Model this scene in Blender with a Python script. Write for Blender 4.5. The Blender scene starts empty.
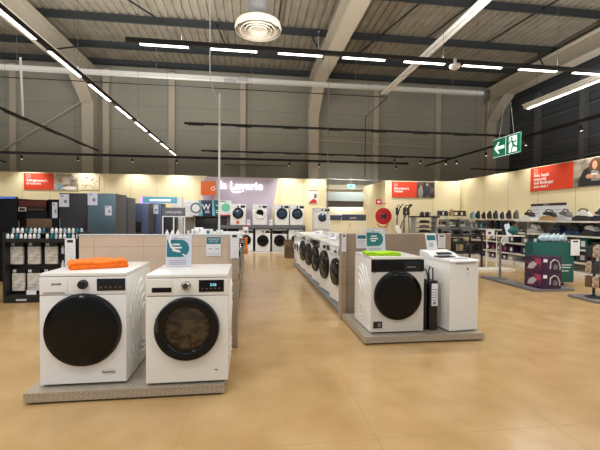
import bpy, bmesh, math, random
from mathutils import Vector, Matrix
random.seed(7)
S = bpy.context.scene
COL = S.collection
PI = math.pi

# ------------------------------------------------------------------ materials
def srgb(r, g, b):
    def f(c):
        c /= 255.0
        return c / 12.92 if c <= .04045 else ((c + .055) / 1.055) ** 2.4
    return (f(r), f(g), f(b), 1)

def mat(name, rgb, rough=.5, metal=0, spec=.5, emit=0, trans=0, coat=0, alpha=1, ecol=None):
    m = bpy.data.materials.new(name); m.use_nodes = True
    b = m.node_tree.nodes['Principled BSDF']
    b.inputs['Base Color'].default_value = srgb(*rgb)
    b.inputs['Roughness'].default_value = rough
    b.inputs['Metallic'].default_value = metal
    b.inputs['Specular IOR Level'].default_value = spec
    b.inputs['Transmission Weight'].default_value = trans
    b.inputs['Coat Weight'].default_value = coat
    b.inputs['Alpha'].default_value = alpha
    if emit:
        b.inputs['Emission Color'].default_value = srgb(*(ecol or rgb)); b.inputs['Emission Strength'].default_value = emit
    return m

def noisy(name, c1, c2, scale=8, rough=.6, metal=0, detail=4, bump=0, stretch=(1, 1, 1), lo=.35, hi=.65):
    m = mat(name, c1, rough, metal); nt = m.node_tree; N = nt.nodes; L = nt.links; b = N['Principled BSDF']
    tc = N.new('ShaderNodeTexCoord'); mp = N.new('ShaderNodeMapping'); mp.inputs['Scale'].default_value = stretch
    n = N.new('ShaderNodeTexNoise'); n.inputs['Scale'].default_value = scale; n.inputs['Detail'].default_value = detail
    r = N.new('ShaderNodeValToRGB'); r.color_ramp.elements[0].position = lo; r.color_ramp.elements[1].position = hi
    r.color_ramp.elements[0].color = srgb(*c1); r.color_ramp.elements[1].color = srgb(*c2)
    L.new(tc.outputs['Object'], mp.inputs[0]); L.new(mp.outputs[0], n.inputs[0]); L.new(n.outputs['Fac'], r.inputs[0]); L.new(r.outputs[0], b.inputs['Base Color'])
    if bump:
        bp = N.new('ShaderNodeBump'); bp.inputs['Strength'].default_value = bump
        L.new(n.outputs['Fac'], bp.inputs['Height']); L.new(bp.outputs[0], b.inputs['Normal'])
    return m

def tiled(name, base, line, period, width, axes, rough=.5, var=None, off=(0, 0, 0), bumpy=0):
    """base colour with thin joint lines at every period along the given axes (object coords) and a soft cloudy variation"""
    m = mat(name, base, rough); nt = m.node_tree; N = nt.nodes; L = nt.links; b = N['Principled BSDF']
    tc = N.new('ShaderNodeTexCoord'); sp = N.new('ShaderNodeSeparateXYZ'); L.new(tc.outputs['Object'], sp.inputs[0])
    last = None
    for a, p in zip(axes, period):
        ad = N.new('ShaderNodeMath'); ad.operation = 'ADD'; ad.inputs[1].default_value = 100 * p + off['XYZ'.index(a)]; L.new(sp.outputs[a], ad.inputs[0])
        md = N.new('ShaderNodeMath'); md.operation = 'MODULO'; md.inputs[1].default_value = p; L.new(ad.outputs[0], md.inputs[0])
        lt = N.new('ShaderNodeMath'); lt.operation = 'LESS_THAN'; lt.inputs[1].default_value = width; L.new(md.outputs[0], lt.inputs[0])
        if last:
            mx = N.new('ShaderNodeMath'); mx.operation = 'MAXIMUM'; L.new(last.outputs[0], mx.inputs[0]); L.new(lt.outputs[0], mx.inputs[1]); last = mx
        else: last = lt
    n = N.new('ShaderNodeTexNoise'); n.inputs['Scale'].default_value = 1.3 if not var else var[2]; n.inputs['Detail'].default_value = 5
    L.new(tc.outputs['Object'], n.inputs[0])
    r = N.new('ShaderNodeValToRGB'); v = var or (base, base, 1)
    r.color_ramp.elements[0].position = .3; r.color_ramp.elements[1].position = .7
    r.color_ramp.elements[0].color = srgb(*v[0]); r.color_ramp.elements[1].color = srgb(*v[1]); L.new(n.outputs['Fac'], r.inputs[0])
    mix = N.new('ShaderNodeMix'); mix.data_type = 'RGBA'; L.new(last.outputs[0], mix.inputs['Factor']); L.new(r.outputs[0], mix.inputs[6]); mix.inputs[7].default_value = srgb(*line)
    L.new(mix.outputs[2], b.inputs['Base Color'])
    return m

M = {}
def mk(k, *a, **kw): M[k] = mat(k, *a, **kw)
mk('white_enamel', (232, 232, 230), .28, coat=.3)
mk('white_plastic', (225, 226, 226), .4)
mk('warm_white', (226, 225, 220), .4)
mk('grey_front', (205, 203, 198), .35)
mk('light_grey', (185, 187, 190), .4)
mk('gloss_black', (7, 7, 8), .1, spec=.3)
mk('satin_black', (16, 16, 18), .3)
mk('matte_black', (12, 12, 13), .7)
mk('smoked_glass', (40, 34, 28), .05, spec=.5, alpha=.32)
mk('door_glass', (12, 12, 11), .08, spec=.22)
mk('blue_glass', (34, 56, 74), .1, spec=.5)
mk('drum_steel', (132, 122, 108), .32, metal=.9)
mk('chrome', (190, 190, 192), .18, metal=1)
mk('galv', (150, 152, 152), .45, metal=.6)
mk('display_blue', (120, 200, 225), .3, emit=1.0)
mk('dark_display', (14, 18, 22), .12)
mk('teal', (22, 112, 124), .5)
mk('teal_dark', (0, 84, 80), .5)
mk('paper', (228, 230, 236), .6)
mk('paper_lilac', (205, 208, 222), .6)
mk('grey_print', (120, 124, 130), .6)
mk('red_print', (205, 50, 40), .5)
mk('banner_red', (226, 66, 34), .6)
mk('banner_white', (245, 240, 232), .6)
mk('orange', (238, 110, 14), .8)
mk('orange_panel', (214, 96, 14), .45)
mk('lime', (156, 206, 20), .85)
mk('shelf_white', (226, 222, 210), .45)
mk('shelf_grey', (96, 98, 102), .5)
mk('header_grey', (98, 100, 108), .5)
mk('header_navy', (62, 68, 84), .5)
mk('rack_black', (20, 21, 23), .5)
mk('fridge_dark', (62, 62, 66), .3, metal=.5)
mk('fridge_steel', (100, 122, 134), .28, metal=.6)
mk('fridge_side', (84, 86, 86), .5)
mk('fridge_blue', (92, 102, 134), .32, metal=.4)
mk('hose_red', (200, 24, 22), .4)
mk('purple_box', (56, 24, 62), .5)
mk('pink_print', (176, 60, 96), .5)
mk('cardboard', (150, 112, 70), .8)
mk('brown', (96, 72, 50), .7)
mk('tan', (176, 142, 92), .7)
mk('navy', (24, 36, 68), .35)
mk('deep_blue', (30, 66, 112), .35)
mk('ice_blue', (150, 190, 206), .4)
mk('plum', (58, 28, 44), .35)
mk('slate', (52, 62, 76), .35)
mk('aqua', (110, 180, 200), .35)
mk('charcoal', (44, 44, 46), .5)
mk('mid_grey', (112, 112, 114), .5)
mk('steel_beam', (205, 196, 178), .6)
mk('purlin', (70, 76, 78), .55, metal=.3)
mk('track_black', (14, 14, 15), .5)
mk('tray', (228, 228, 224), .3, metal=.1)
mk('wire', (150, 148, 140), .5, metal=.4)
mk('led', (255, 248, 236), .4, emit=6)
mk('sign_glow', (255, 255, 255), .4, emit=1.5)
mk('screen_glow', (70, 120, 230), .4, emit=.5)
mk('header_glow', (96, 160, 184), .4, emit=.3)
mk('exit_green', (0, 116, 84), .5, emit=.25)
mk('exit_white', (235, 245, 240), .5, emit=.55)
mk('lilac_panel', (206, 192, 208), .7)
mk('shutter', (188, 202, 204), .5)
mk('skin', (212, 160, 128), .7)
mk('hair', (96, 62, 40), .8)
mk('photo_grey', (150, 146, 140), .7)
mk('cream_door', (238, 228, 196), .6)
M['bag_print'] = noisy('bag_print', (176, 170, 158), (226, 224, 218), 14, .5, stretch=(1, 1, 3))
M['photo_kitchen'] = noisy('photo_kitchen', (90, 66, 50), (235, 225, 205), 3.2, .6, detail=5)
M['photo_dark'] = noisy('photo_dark', (34, 30, 34), (110, 96, 96), 4, .6)
M['photo_cafe'] = noisy('photo_cafe', (96, 84, 74), (198, 184, 166), 3, .6, detail=2)
M['towel_orange'] = noisy('towel_orange', (232, 98, 8), (248, 128, 22), 60, .9, bump=.4)
M['towel_lime'] = noisy('towel_lime', (140, 190, 10), (176, 220, 40), 60, .9, bump=.4)
M['box_print'] = noisy('box_print', (44, 18, 52), (150, 60, 100), 9, .5, detail=3, lo=.45, hi=.7)
M['navy_print'] = noisy('navy_print', (18, 34, 72), (70, 110, 160), 7, .4, lo=.45, hi=.75)
M['ice_print'] = noisy('ice_print', (120, 150, 168), (205, 224, 230), 14, .4)
M['pink_pack'] = noisy('pink_pack', (120, 96, 78), (206, 186, 164), 25, .7)
M['drum_steel'] = noisy('drum_steel', (64, 54, 44), (128, 116, 98), 12, .3, .8, detail=3, bump=.3, stretch=(1, 1, 2.5))  # pale and dark streaks imitate reflections in the drum, put into the colour
M['tread'] = None
def tread():
    m = mat('tread_plate', (150, 146, 138), .42, metal=.55); nt = m.node_tree; N = nt.nodes; L = nt.links; b = N['Principled BSDF']
    tc = N.new('ShaderNodeTexCoord'); mp = N.new('ShaderNodeMapping'); mp.inputs['Rotation'].default_value = (.6, .5, .785)
    L.new(tc.outputs['Object'], mp.inputs[0])
    v = N.new('ShaderNodeTexVoronoi'); v.inputs['Scale'].default_value = 48; v.inputs['Randomness'].default_value = .15; L.new(mp.outputs[0], v.inputs[0])
    r = N.new('ShaderNodeValToRGB'); r.color_ramp.elements[0].color = srgb(200, 192, 178); r.color_ramp.elements[1].color = srgb(172, 164, 150); r.color_ramp.elements[0].position = .15; r.color_ramp.elements[1].position = .5
    L.new(v.outputs['Distance'], r.inputs[0]); L.new(r.outputs[0], b.inputs['Base Color'])
    bp = N.new('ShaderNodeBump'); bp.inputs['Strength'].default_value = .5; bp.invert = True; L.new(v.outputs['Distance'], bp.inputs['Height']); L.new(bp.outputs[0], b.inputs['Normal'])
    return m
M['tread'] = tread()
M['floor'] = tiled('floor_concrete', (184, 152, 106), (170, 138, 94), (1.2, 1.2), .005, 'XY', .22, var=((174, 141, 95), (192, 161, 115), 2.6), off=(.43, .25, 0))
M['cream'] = tiled('cream_panel', (244, 230, 188), (186, 170, 130), (.97,), .012, 'X', .6, off=(.76, 0, 0))
M['cream_y'] = tiled('cream_panel_side', (244, 230, 188), (186, 170, 130), (1.22,), .014, 'Y', .6, off=(0, -.92, 0))
M['cladding'] = tiled('cladding', (172, 170, 156), (144, 142, 130), (1.05,), .02, 'Z', .75, var=((168, 166, 152), (178, 176, 162), .6))
M['cladding_dark'] = tiled('cladding_dark', (86, 90, 96), (48, 50, 52), (1.05,), .03, 'Z', .75)
M['deck'] = noisy('deck', (142, 134, 118), (156, 148, 132), 2, .7)
M['laminate'] = tiled('laminate', (204, 184, 164), (172, 152, 132), (.47, .36), .005, 'XZ', .45, var=((198, 178, 158), (210, 190, 170), 3), off=(.1, 0, .04))
M['laminate_dark'] = tiled('laminate_dark', (158, 140, 120), (134, 116, 98), (.23,), .006, 'Z', .45, var=((150, 132, 112), (164, 146, 126), 3))

# ------------------------------------------------------------------ mesh helper
class MB:
    def __init__(s): s.bm = bmesh.new(); s.mi = 0
    def _fin(s, geom_faces, m):
        for f in geom_faces: f.material_index = m
    def box(s, c, d, bev=0, m=0, rot=None, seg=2):
        r = bmesh.ops.create_cube(s.bm, size=1)
        vs = r['verts']
        for v in vs: v.co = Vector((v.co.x * d[0], v.co.y * d[1], v.co.z * d[2]))
        fs = set(f for v in vs for f in v.link_faces)
        if bev:
            es = list(set(e for v in vs for e in v.link_edges))
            q = bmesh.ops.bevel(s.bm, geom=es, offset=min(bev, min(d) * .45), segments=seg, affect='EDGES', profile=.7)
            vs = list(set(q['verts']) | set(v for v in vs if v.is_valid)); fs = set(f for v in vs for f in v.link_faces)
        mt = Matrix.Translation(Vector(c)) @ (rot.to_4x4() if rot else Matrix.Identity(4))
        for v in vs: v.co = mt @ v.co
        s._fin(fs, m); return s
    def mm(s, x0, x1, y0, y1, z0, z1, bev=0, m=0):
        return s.box(((x0 + x1) / 2, (y0 + y1) / 2, (z0 + z1) / 2), (abs(x1 - x0), abs(y1 - y0), abs(z1 - z0)), bev, m)
    def lathe(s, prof, c, ax=(0, 0, 1), n=32, m=0, cap=True):
        """prof: list of (radius, height along ax)"""
        z = Vector(ax).normalized(); t = Vector((1, 0, 0)) if abs(z.x) < .9 else Vector((0, 1, 0))
        x = (t - z * t.dot(z)).normalized(); y = z.cross(x); c = Vector(c); rings = []
        for r, h in prof:
            if r < 1e-6: rings.append([s.bm.verts.new(c + z * h)])
            else: rings.append([s.bm.verts.new(c + z * h + (x * math.cos(2 * PI * i / n) + y * math.sin(2 * PI * i / n)) * r) for i in range(n)])
        fs = []
        for a, b in zip(rings, rings[1:]):
            for i in range(n):
                j = (i + 1) % n
                if len(a) == 1 and len(b) == 1: continue
                if len(a) == 1: fs.append(s.bm.faces.new((a[0], b[i], b[j])))
                elif len(b) == 1: fs.append(s.bm.faces.new((a[i], a[j], b[0])))
                else: fs.append(s.bm.faces.new((a[i], a[j], b[j], b[i])))
        if cap:
            for R in (rings[0], rings[-1]):
                if len(R) > 2: fs.append(s.bm.faces.new(R))
        s._fin(fs, m); return s
    def cyl(s, p0, p1, r, n=12, m=0, r2=None):
        p0 = Vector(p0); p1 = Vector(p1); d = p1 - p0
        return s.lathe([(r, 0), (r if r2 is None else r2, d.length)], p0, d, n, m)
    def tube(s, pts, r, n=8, m=0):
        pts = [Vector(p) for p in pts]; rings = []
        up = None
        for i, p in enumerate(pts):
            d = (pts[min(i + 1, len(pts) - 1)] - pts[max(i - 1, 0)]).normalized()
            if up is None:
                t = Vector((0, 0, 1)) if abs(d.z) < .9 else Vector((1, 0, 0)); up = (t - d * t.dot(d)).normalized()
            else: up = (up - d * up.dot(d)).normalized()
            w = d.cross(up); rr = r[i] if isinstance(r, (list, tuple)) else r
            rings.append([s.bm.verts.new(p + (up * math.cos(2 * PI * k / n) + w * math.sin(2 * PI * k / n)) * rr) for k in range(n)])
        fs = []
        for a, b in zip(rings, rings[1:]):
            for k in range(n): fs.append(s.bm.faces.new((a[k], a[(k + 1) % n], b[(k + 1) % n], b[k])))
        fs.append(s.bm.faces.new(rings[0])); fs.append(s.bm.faces.new(rings[-1]))
        s._fin(fs, m); return s
    def prism(s, poly, o, u, v, depth, m=0):
        """poly 2d, mapped to o+u*a+v*b, extruded along u x v by depth"""
        o = Vector(o); u = Vector(u); v = Vector(v); w = u.cross(v).normalized() * depth
        A = [s.bm.verts.new(o + u * a + v * b) for a, b in poly]; B = [s.bm.verts.new(q.co + w) for q in A]
        fs = [s.bm.faces.new(A), s.bm.faces.new(B)]
        for i in range(len(A)): fs.append(s.bm.faces.new((A[i], A[(i + 1) % len(A)], B[(i + 1) % len(A)], B[i])))
        s._fin(fs, m); return s
    def ball(s, c, r, sc=(1, 1, 1), m=0, n=12):
        q = bmesh.ops.create_uvsphere(s.bm, u_segments=n, v_segments=max(6, n // 2 + 2), radius=r)
        for w in q['verts']: w.co = Vector((w.co.x * sc[0], w.co.y * sc[1], w.co.z * sc[2])) + Vector(c)
        s._fin(set(f for w in q['verts'] for f in w.link_faces), m); return s
    def obj(s, name, mats, parent=None, smooth=True, loc=None, rotz=0):
        bmesh.ops.recalc_face_normals(s.bm, faces=s.bm.faces[:])
        me = bpy.data.meshes.new(name); s.bm.to_mesh(me); s.bm.free()
        if not isinstance(mats, (list, tuple)): mats = [mats]
        for x in mats: me.materials.append(M[x] if isinstance(x, str) else x)
        if smooth:
            for p in me.polygons: p.use_smooth = True
            me.set_sharp_from_angle(angle=math.radians(35))
        o = bpy.data.objects.new(name, me); COL.objects.link(o)
        if parent: o.parent = parent
        if loc: o.location = loc
        o.rotation_euler.z = rotz
        return o

def tag(o, label, cat, group=None, kind=None):
    o['label'] = label; o['category'] = cat
    if group: o['group'] = group
    if kind: o['kind'] = kind
    return o
def thing(name, label, cat, loc=(0, 0, 0), rz=0, group=None):
    o = bpy.data.objects.new(name, None); COL.objects.link(o); o.location = loc; o.rotation_euler.z = rz
    o.empty_display_size = .1
    return tag(o, label, cat, group)
def struct(o): o['kind'] = 'structure'; return o
def dup(root, loc, rz, label, group=None):
    r = root.copy(); COL.objects.link(r); r.location = loc; r.rotation_euler.z = rz; r['label'] = label
    if group: r['group'] = group
    for ch in list(root.children):
        c = ch.copy(); COL.objects.link(c); c.parent = r
        for g in list(ch.children):
            d = g.copy(); COL.objects.link(d); d.parent = c
    return r
def text(name, body, size, m, parent, loc, rot=(PI / 2, 0, 0), ext=.001, align='LEFT', bold=0, sx=1, shear=0):
    cu = bpy.data.curves.new(name, 'FONT'); cu.body = body; cu.size = size; cu.extrude = ext; cu.align_x = align; cu.offset = bold; cu.shear = shear; cu.space_line = .9
    t = bpy.data.objects.new(name, cu); COL.objects.link(t); bpy.context.view_layer.update()
    me = bpy.data.meshes.new_from_object(t.evaluated_get(bpy.context.evaluated_depsgraph_get()))
    bpy.data.objects.remove(t); o = bpy.data.objects.new(name, me); COL.objects.link(o)
    me.materials.clear(); me.materials.append(M[m]); o.parent = parent; o.location = loc; o.rotation_euler = rot; o.scale.x = sx
    return o

# ------------------------------------------------------------------ the setting
struct(MB().mm(-14, 18, -6, 19, -.1, 0).obj('floor', 'floor', smooth=False))
# corrugated roof deck, ribs running along Y
mb = MB(); x = -14; pts = []
while x < 19:
    pts += [(x, 8.14), (x + .13, 8.14), (x + .155, 8.19), (x + .245, 8.19)]; x += .27
fr = [mb.bm.verts.new((a, -6, b)) for a, b in pts]; bk = [mb.bm.verts.new((a, 19, b)) for a, b in pts]
for i in range(len(pts) - 1): mb.bm.faces.new((fr[i], fr[i + 1], bk[i + 1], bk[i]))
o = mb.obj('ceiling', 'deck', smooth=False); struct(o)
struct(MB().mm(-14, 19, -6, 19, 8.21, 8.3).obj('ceiling', 'deck', smooth=False))
struct(MB().mm(-14, 18, 17.6, 17.8, 0, 8.2).obj('wall_back', 'cladding', smooth=False))
struct(MB().mm(13.2, 13.4, -6, 17.6, 0, 8.2).obj('wall_right', 'cladding_dark', smooth=False))
struct(MB().mm(-14.2, -14, -6, 17.8, 0, 8.2).obj('wall_left', 'cladding', smooth=False))
for y in (1.8, 4.1, 6.3, 8.6, 10.8, 13.3, 15.4, 17.1):
    m_ = MB(); m_.mm(-14, 13.2, y - .005, y + .005, 7.86, 8.13); m_.mm(-14, 13.2, y - .075, y, 7.85, 7.87); m_.mm(-14, 13.2, y, y + .075, 8.11, 8.13); m_.mm(-14, 13.2, y - .075, y - .07, 7.85, 7.89)
    struct(m_.obj('trim_1', 'purlin', smooth=False))
for xc in (-7.0, 2.9, 11.9):
    m_ = MB(); m_.mm(xc - .26, xc + .26, -6, 17.35, 7.15, 7.19); m_.mm(xc - .015, xc + .015, -6, 17.35, 7.19, 7.82); m_.mm(xc - .26, xc + .26, -6, 17.35, 7.82, 7.85)
    m_.prism([(17.3, 7.15), (17.3, 6.2), (17.1, 6.2), (15.9, 7.15)], (xc - .02, 0, 0), (0, 1, 0), (0, 0, 1), .04)
    m_.prism([(17.12, 6.2), (17.16, 6.2), (15.96, 7.15), (15.9, 7.15)], (xc - .26, 0, 0), (0, 1, 0), (0, 0, 1), .52)
    struct(m_.obj('trim_2', 'steel_beam', smooth=False))
    m_ = MB(); m_.mm(xc - .24, xc + .24, 17.15, 17.19, 0, 7.14); m_.mm(xc - .015, xc + .015, 17.19, 17.55, 0, 7.14); m_.mm(xc - .24, xc + .24, 17.55, 17.59, 0, 7.14)
    struct(m_.obj('trim_3', 'steel_beam', smooth=False))
for xc in (-10.1, -6.35, -3.55, -.38, 6.0, 9.2):
    struct(MB().mm(xc - .13, xc + .13, 17.4, 17.59, 0, 7.84).obj('trim_4', 'steel_beam', smooth=False))
for yc in (5, 9, 13.2, 15.6):
    struct(MB().mm(13.0, 13.19, yc - .12, yc + .12, 0, 7.14).obj('trim_5', 'mid_grey', smooth=False))
# sag rods between purlins and diagonal wall bracing
for k, (a, b) in enumerate([((-4.6, 10.8, 8.0), (-3.0, 13.1, 7.9)), ((-1.2, 13.1, 7.95), (-.9, 15.3, 7.95)), ((.9, 10.8, 8.0), (.9, 13.1, 7.95)), ((2.05, 13.1, 7.88), (2.85, 14.2, 7.3)), ((5.2, 10.8, 8.0), (4.1, 15.3, 7.95)), ((7.2, 8.6, 8.05), (6.4, 13.1, 8.0)), ((9.5, 8.6, 8.05), (8.8, 13.1, 8.0)), ((-5.9, 15.2, 7.9), (-6.9, 14.4, 7.3)), ((11.7, 13.6, 7.3), (10.9, 13.1, 7.9))]):
    struct(MB().cyl(a, b, .03, 6).obj('trim_6', 'charcoal'))
struct(MB().cyl((-6.9, 17.3, 6.6), (-11.2, 17.3, 3.6), .035, 6).obj('trim_7', 'steel_beam'))
struct(MB().cyl((-1.2, 17.3, 3.75), (1.7, 17.3, 3.75), .02, 6).obj('trim_7', 'mid_grey'))
struct(MB().cyl((3.2, 17.3, 5.0), (9.1, 17.3, 4.85), .03, 6).obj('trim_7', 'steel_beam'))
for z in (3.9, 4.6, 5.3, 5.9):
    struct(MB().cyl((13.1, 4, z), (13.1, 17, z), .04, 6).obj('trim_7', 'mid_grey'))

# inner shop walls
struct(MB().mm(-13.5, -1.75, 15.2, 15.3, 0, 2.98).obj('wall_far_left', 'cream', smooth=False))
struct(MB().mm(-1.75, 3.05, 15.2, 15.3, 0, 2.95).obj('wall_far_middle', 'cream', smooth=False))
# lilac painted field with a slanted right edge on the far wall
struct(MB().prism([(-1.9, 0), (.55, 0), (1.12, 2.94), (-1.75, 2.94), (-1.9, 2.75)], (0, 15.195, 0), (1, 0, 0), (0, 0, 1), .012).obj('trim_8', 'lilac_panel', smooth=False))
struct(MB().mm(3.05, 3.12, 15.2, 17.4, 0, 2.95).obj('wall_passage', 'cream', smooth=False))
struct(MB().mm(5.1, 5.2, 13.65, 16.5, 0, 2.78).obj('wall_niche', 'cream', smooth=False))
struct(MB().mm(5.2, 8.0, 13.6, 13.7, 0, 2.78).obj('wall_corner', 'cream', smooth=False))
m_ = MB(); arc = [(7.0 + 0 * t, 0) for t in (0,)]
arc = [(7.1 + .35 * math.sin(a), 13.6 - .35 * (1 - math.cos(a))) for a in [PI / 2 * k / 8 for k in range(9)]]
ring = [(7.0, 13.6)] + [(7.0 + .95 * math.sin(a), 13.6 - .34 * math.sin(a * 1.0) ** 2 * 1.0) for a in [PI / 2 * k / 10 for k in range(1, 11)]] + [(7.99, 13.6)]
m_.prism(ring, (0, 0, 0), (1, 0, 0), (0, 1, 0), 2.79)
struct(m_.obj('wall_curved', 'cream'))
struct(MB().mm(8.0, 8.1, 2.0, 13.7, 0, 2.82).obj('wall_shelving', 'cream_y', smooth=False))
# passage with rolled shutter box and doors behind
struct(MB().mm(3.15, 5.85, 16.3, 16.75, 2.1, 2.5, .02).obj('trim_9', 'shutter'))
struct(MB().mm(3.12, 5.75, 16.5, 16.56, 1.84, 2.13).obj('shutter_shade', 'mid_grey', smooth=False))  # grey strip standing in for the shadow below the shutter box
for a in (5.72, 3.3):
    struct(MB().mm(a - .07, a + .07, 16.2, 16.32, 0, 2.13).obj('trim_11', 'galv', smooth=False))
struct(MB().mm(3.12, 9, 17.1, 17.14, 0, 2.9).obj('wall_passage_end', 'cream_door', smooth=False))
for k, a in enumerate((3.5, 4.55, 5.6)):
    d = struct(MB().mm(a, a + .98, 17.04, 17.09, 0, 2.05, .005).obj('door_%d' % (k + 1), 'cream_door', smooth=False))
    MB().mm(a + .08, a + .11, 16.98, 17.04, .95, 1.1).obj('door_handle', 'chrome', d)
t = thing('door_notice', 'small notices pinned on pale doors of far passage', 'notice', (3.9, 17.0, 1.25))
MB().mm(0, .4, 0, .01, 0, .3).obj('sheet', 'paper', t, False); MB().mm(.03, .37, -.004, 0, .1, .2).obj('print', 'grey_print', t, False)
struct(MB().mm(3.2, 5.9, 16.9, 17.0, 2.66, 2.72).obj('trim_12', 'steel_beam', smooth=False))

# ------------------------------------------------------------------ washing machines
def ring_arc(cx, cz, r, a0, a1, n=14): return [(cx + r * math.cos(a0 + (a1 - a0) * i / n), cz + r * math.sin(a0 + (a1 - a0) * i / n)) for i in range(n + 1)]

def washer(label, loc=(0, 0, 0), rz=0, group=None, w=.6, d=.6, h=.85, body='white_enamel', front=None, door='ring', dr=.24, dz=.45, knob='black', panel='plain',
           side=0, feet=True, brand=None, disp='dark_display', name='washing_machine', cat='washing machine', kx=0.0, dispx=.18, dispw=.17, drawer=True, dbl=False):
    """origin under the middle of the machine, front towards -Y"""
    t = thing(name, label, cat, loc, rz, group)
    fy = -d / 2; ph = .135
    m_ = MB(); m_.mm(-w / 2, w / 2, fy + .02, d / 2, .012, h - .028, .008)
    if side:     # nested pressed ribs in the side sheet
        sx = side * (w / 2 + .001)
        for s_ in (-1, 1) if side == 2 else (side,):
            X = s_ * (w / 2 + .0005)
            for k in range(5):
                r = .10 + .075 * k; pts = []
                for a in range(13):
                    an = PI * .5 + (PI * .52) * a / 12 if k < 4 else PI * .5 + PI * .42 * a / 12
                    pts.append((X, fy + .48 + r * math.cos(an) * 1.0, .40 + r * math.sin(an) * 1.08))
                pts = [p for p in pts if fy + .06 < p[1] < d / 2 - .03 and p[2] < h - .1]
                if len(pts) > 2:
                    m_.tube(pts, .012, 6)
                pts2 = [(X, p[1], .30 - (p[2] - .30) * .55) for p in pts]
                pts2 = [p for p in pts2 if p[2] > .05]
                if len(pts2) > 2: m_.tube(pts2, .010, 6)
    m_.obj('cabinet', body, t)
    m_ = MB(); m_.mm(-w / 2, w / 2, fy, fy + .022, .02, h - ph - .03, .006); m_.obj('front_panel', front or body, t)
    m_ = MB(); m_.mm(-w / 2 + .002, w / 2 - .002, fy + .0, d / 2 - .0, h - .026, h, .01); m_.obj('top_panel', body, t)
    cp = MB().mm(-w / 2, w / 2, fy - .002, fy + .022, h - ph - .026, h - .03, .006).obj('control_panel', 'gloss_black' if panel == 'black' else (front or body), t)
    if panel == 'plain' and drawer:
        dw = MB(); dw.mm(-w / 2 + .012, -w / 2 + .19, fy - .006, fy - .001, h - ph - .018, h - .036, .004)
        dd = dw.obj('detergent_drawer', front or body, t)
        if door == 'window':   # machine with black grip recess
            MB().mm(-w / 2 + .045, -w / 2 + .185, fy - .009, fy - .0055, h - ph + .002, h - ph + .038, .003).obj('drawer_grip', 'gloss_black', dd)
        else:
            MB().mm(-w / 2 + .03, -w / 2 + .175, fy - .009, fy - .0055, h - ph - .012, h - ph - .006).obj('drawer_grip', 'mid_grey', dd)
    if panel == 'plain':
        kr = .032
        kc = {'black': 'satin_black', 'chrome': 'chrome', 'white': 'white_plastic', 'dark': 'charcoal'}[knob]
        k_ = MB().lathe([(kr * 1.1, 0), (kr * 1.1, .006), (kr, .007), (kr * .95, .03), (kr * .8, .034), (0, .034)], (kx, fy - .002, h - ph + .05), (0, -1, 0), 24).obj('program_dial', kc, t)
        if knob == 'chrome': MB().lathe([(kr * .62, .032), (kr * .6, .037), (0, .037)], (kx, fy - .002, h - ph + .05), (0, -1, 0), 20).obj('dial_cap', 'charcoal', k_)
        sc = MB().mm(dispx - dispw / 2, dispx + dispw / 2, fy - .007, fy - .0015, h - ph + .0, h - .045, .003).obj('display', disp, t)
        for q in range(5): MB().mm(dispx - dispw * .38 + q * dispw * .17, dispx - dispw * .33 + q * dispw * .17, fy - .0085, fy - .0069, h - ph + .024, h - ph + .029).obj('indicator', 'grey_print', sc, False)
    else:
        sc = MB().mm(.06, w / 2 - .03, fy - .006, fy - .0015, h - ph - .012, h - .045, .002).obj('display', 'dark_display', t)
        MB().mm(.10, .20, fy - .0075, fy - .0058, h - ph + .02, h - ph + .03).obj('indicator', 'grey_print', sc, False)
    # door
    c = (0, fy, dz)
    if door == 'solid':
        dd = MB().lathe([(dr, 0), (dr, .025), (dr * .985, .038), (dr * .94, .046), (dr * .6, .052), (0, .054)], c, (0, -1, 0), 56).obj('door', 'door_glass', t)
        MB().lathe([(dr + .008, 0), (dr + .008, .012), (dr, .014), (dr, 0)], c, (0, -1, 0), 56, cap=False).obj('door_seal', 'satin_black', t)
    elif door == 'window':
        MB().lathe([(dr, 0), (dr, .028), (dr * .97, .042), (dr * .9, .05), (dr * .76, .046), (dr * .7, .036), (dr * .68, .004), (dr * .68, 0)], c, (0, -1, 0), 56, cap=False).obj('door', 'gloss_black', t)
        dm = MB(); dm.lathe([(dr * .68, .001), (dr * .6, .004), (dr * .45, .003), (dr * .3, .006), (0, .004)], c, (0, -1, 0), 40)
        dm.obj('drum', 'drum_steel', t)
        dm = MB()
        for q in range(3):
            a = .5 + q * 2.094; dm.tube([(dr * .2 * math.cos(a), fy - .01, dz + dr * .2 * math.sin(a)), (dr * .44 * math.cos(a + .25), fy - .016, dz + dr * .44 * math.sin(a + .25)), (dr * .62 * math.cos(a + .2), fy - .01, dz + dr * .62 * math.sin(a + .2))], [.006, .012, .008], 6)
        dm.obj('drum_paddle', 'drum_steel', t)
        MB().lathe([(dr * .7, .034), (dr * .5, .046), (dr * .25, .052), (0, .054)], c, (0, -1, 0), 40, cap=False).obj('door_glass', 'smoked_glass', t)
    else:
        rc = {'ring': 'gloss_black', 'white': 'white_plastic', 'chrome': 'chrome', 'dryer': 'white_plastic'}[door]
        MB().lathe([(dr, 0), (dr, .03), (dr * .95, .045), (dr * .85, .05), (dr * .74, .04)], c, (0, -1, 0), 32, cap=False).obj('door', rc, t)
        gl = MB()
        if door == 'dryer': gl.prism([(dr * .66 * math.cos(a), dr * .66 * math.sin(a)) for a in [(-.25 + 1.5 * 1 * k / 24) * 1.0 * PI * .84 + 0 for k in range(25)]], (0, fy - .038, dz + .01), (1, 0, 0), (0, 0, 1), .012)
        else: gl.lathe([(dr * .75, .036), (dr * .55, .05), (dr * .3, .058), (0, .06)], c, (0, -1, 0), 32, cap=False)
        if door == 'dryer': MB().lathe([(dr * .74, .034), (0, .036)], c, (0, -1, 0), 32, cap=False).obj('door_panel', 'white_plastic', t)
        gl.obj('door_glass', 'blue_glass' if dbl else 'door_glass', t)
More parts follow.
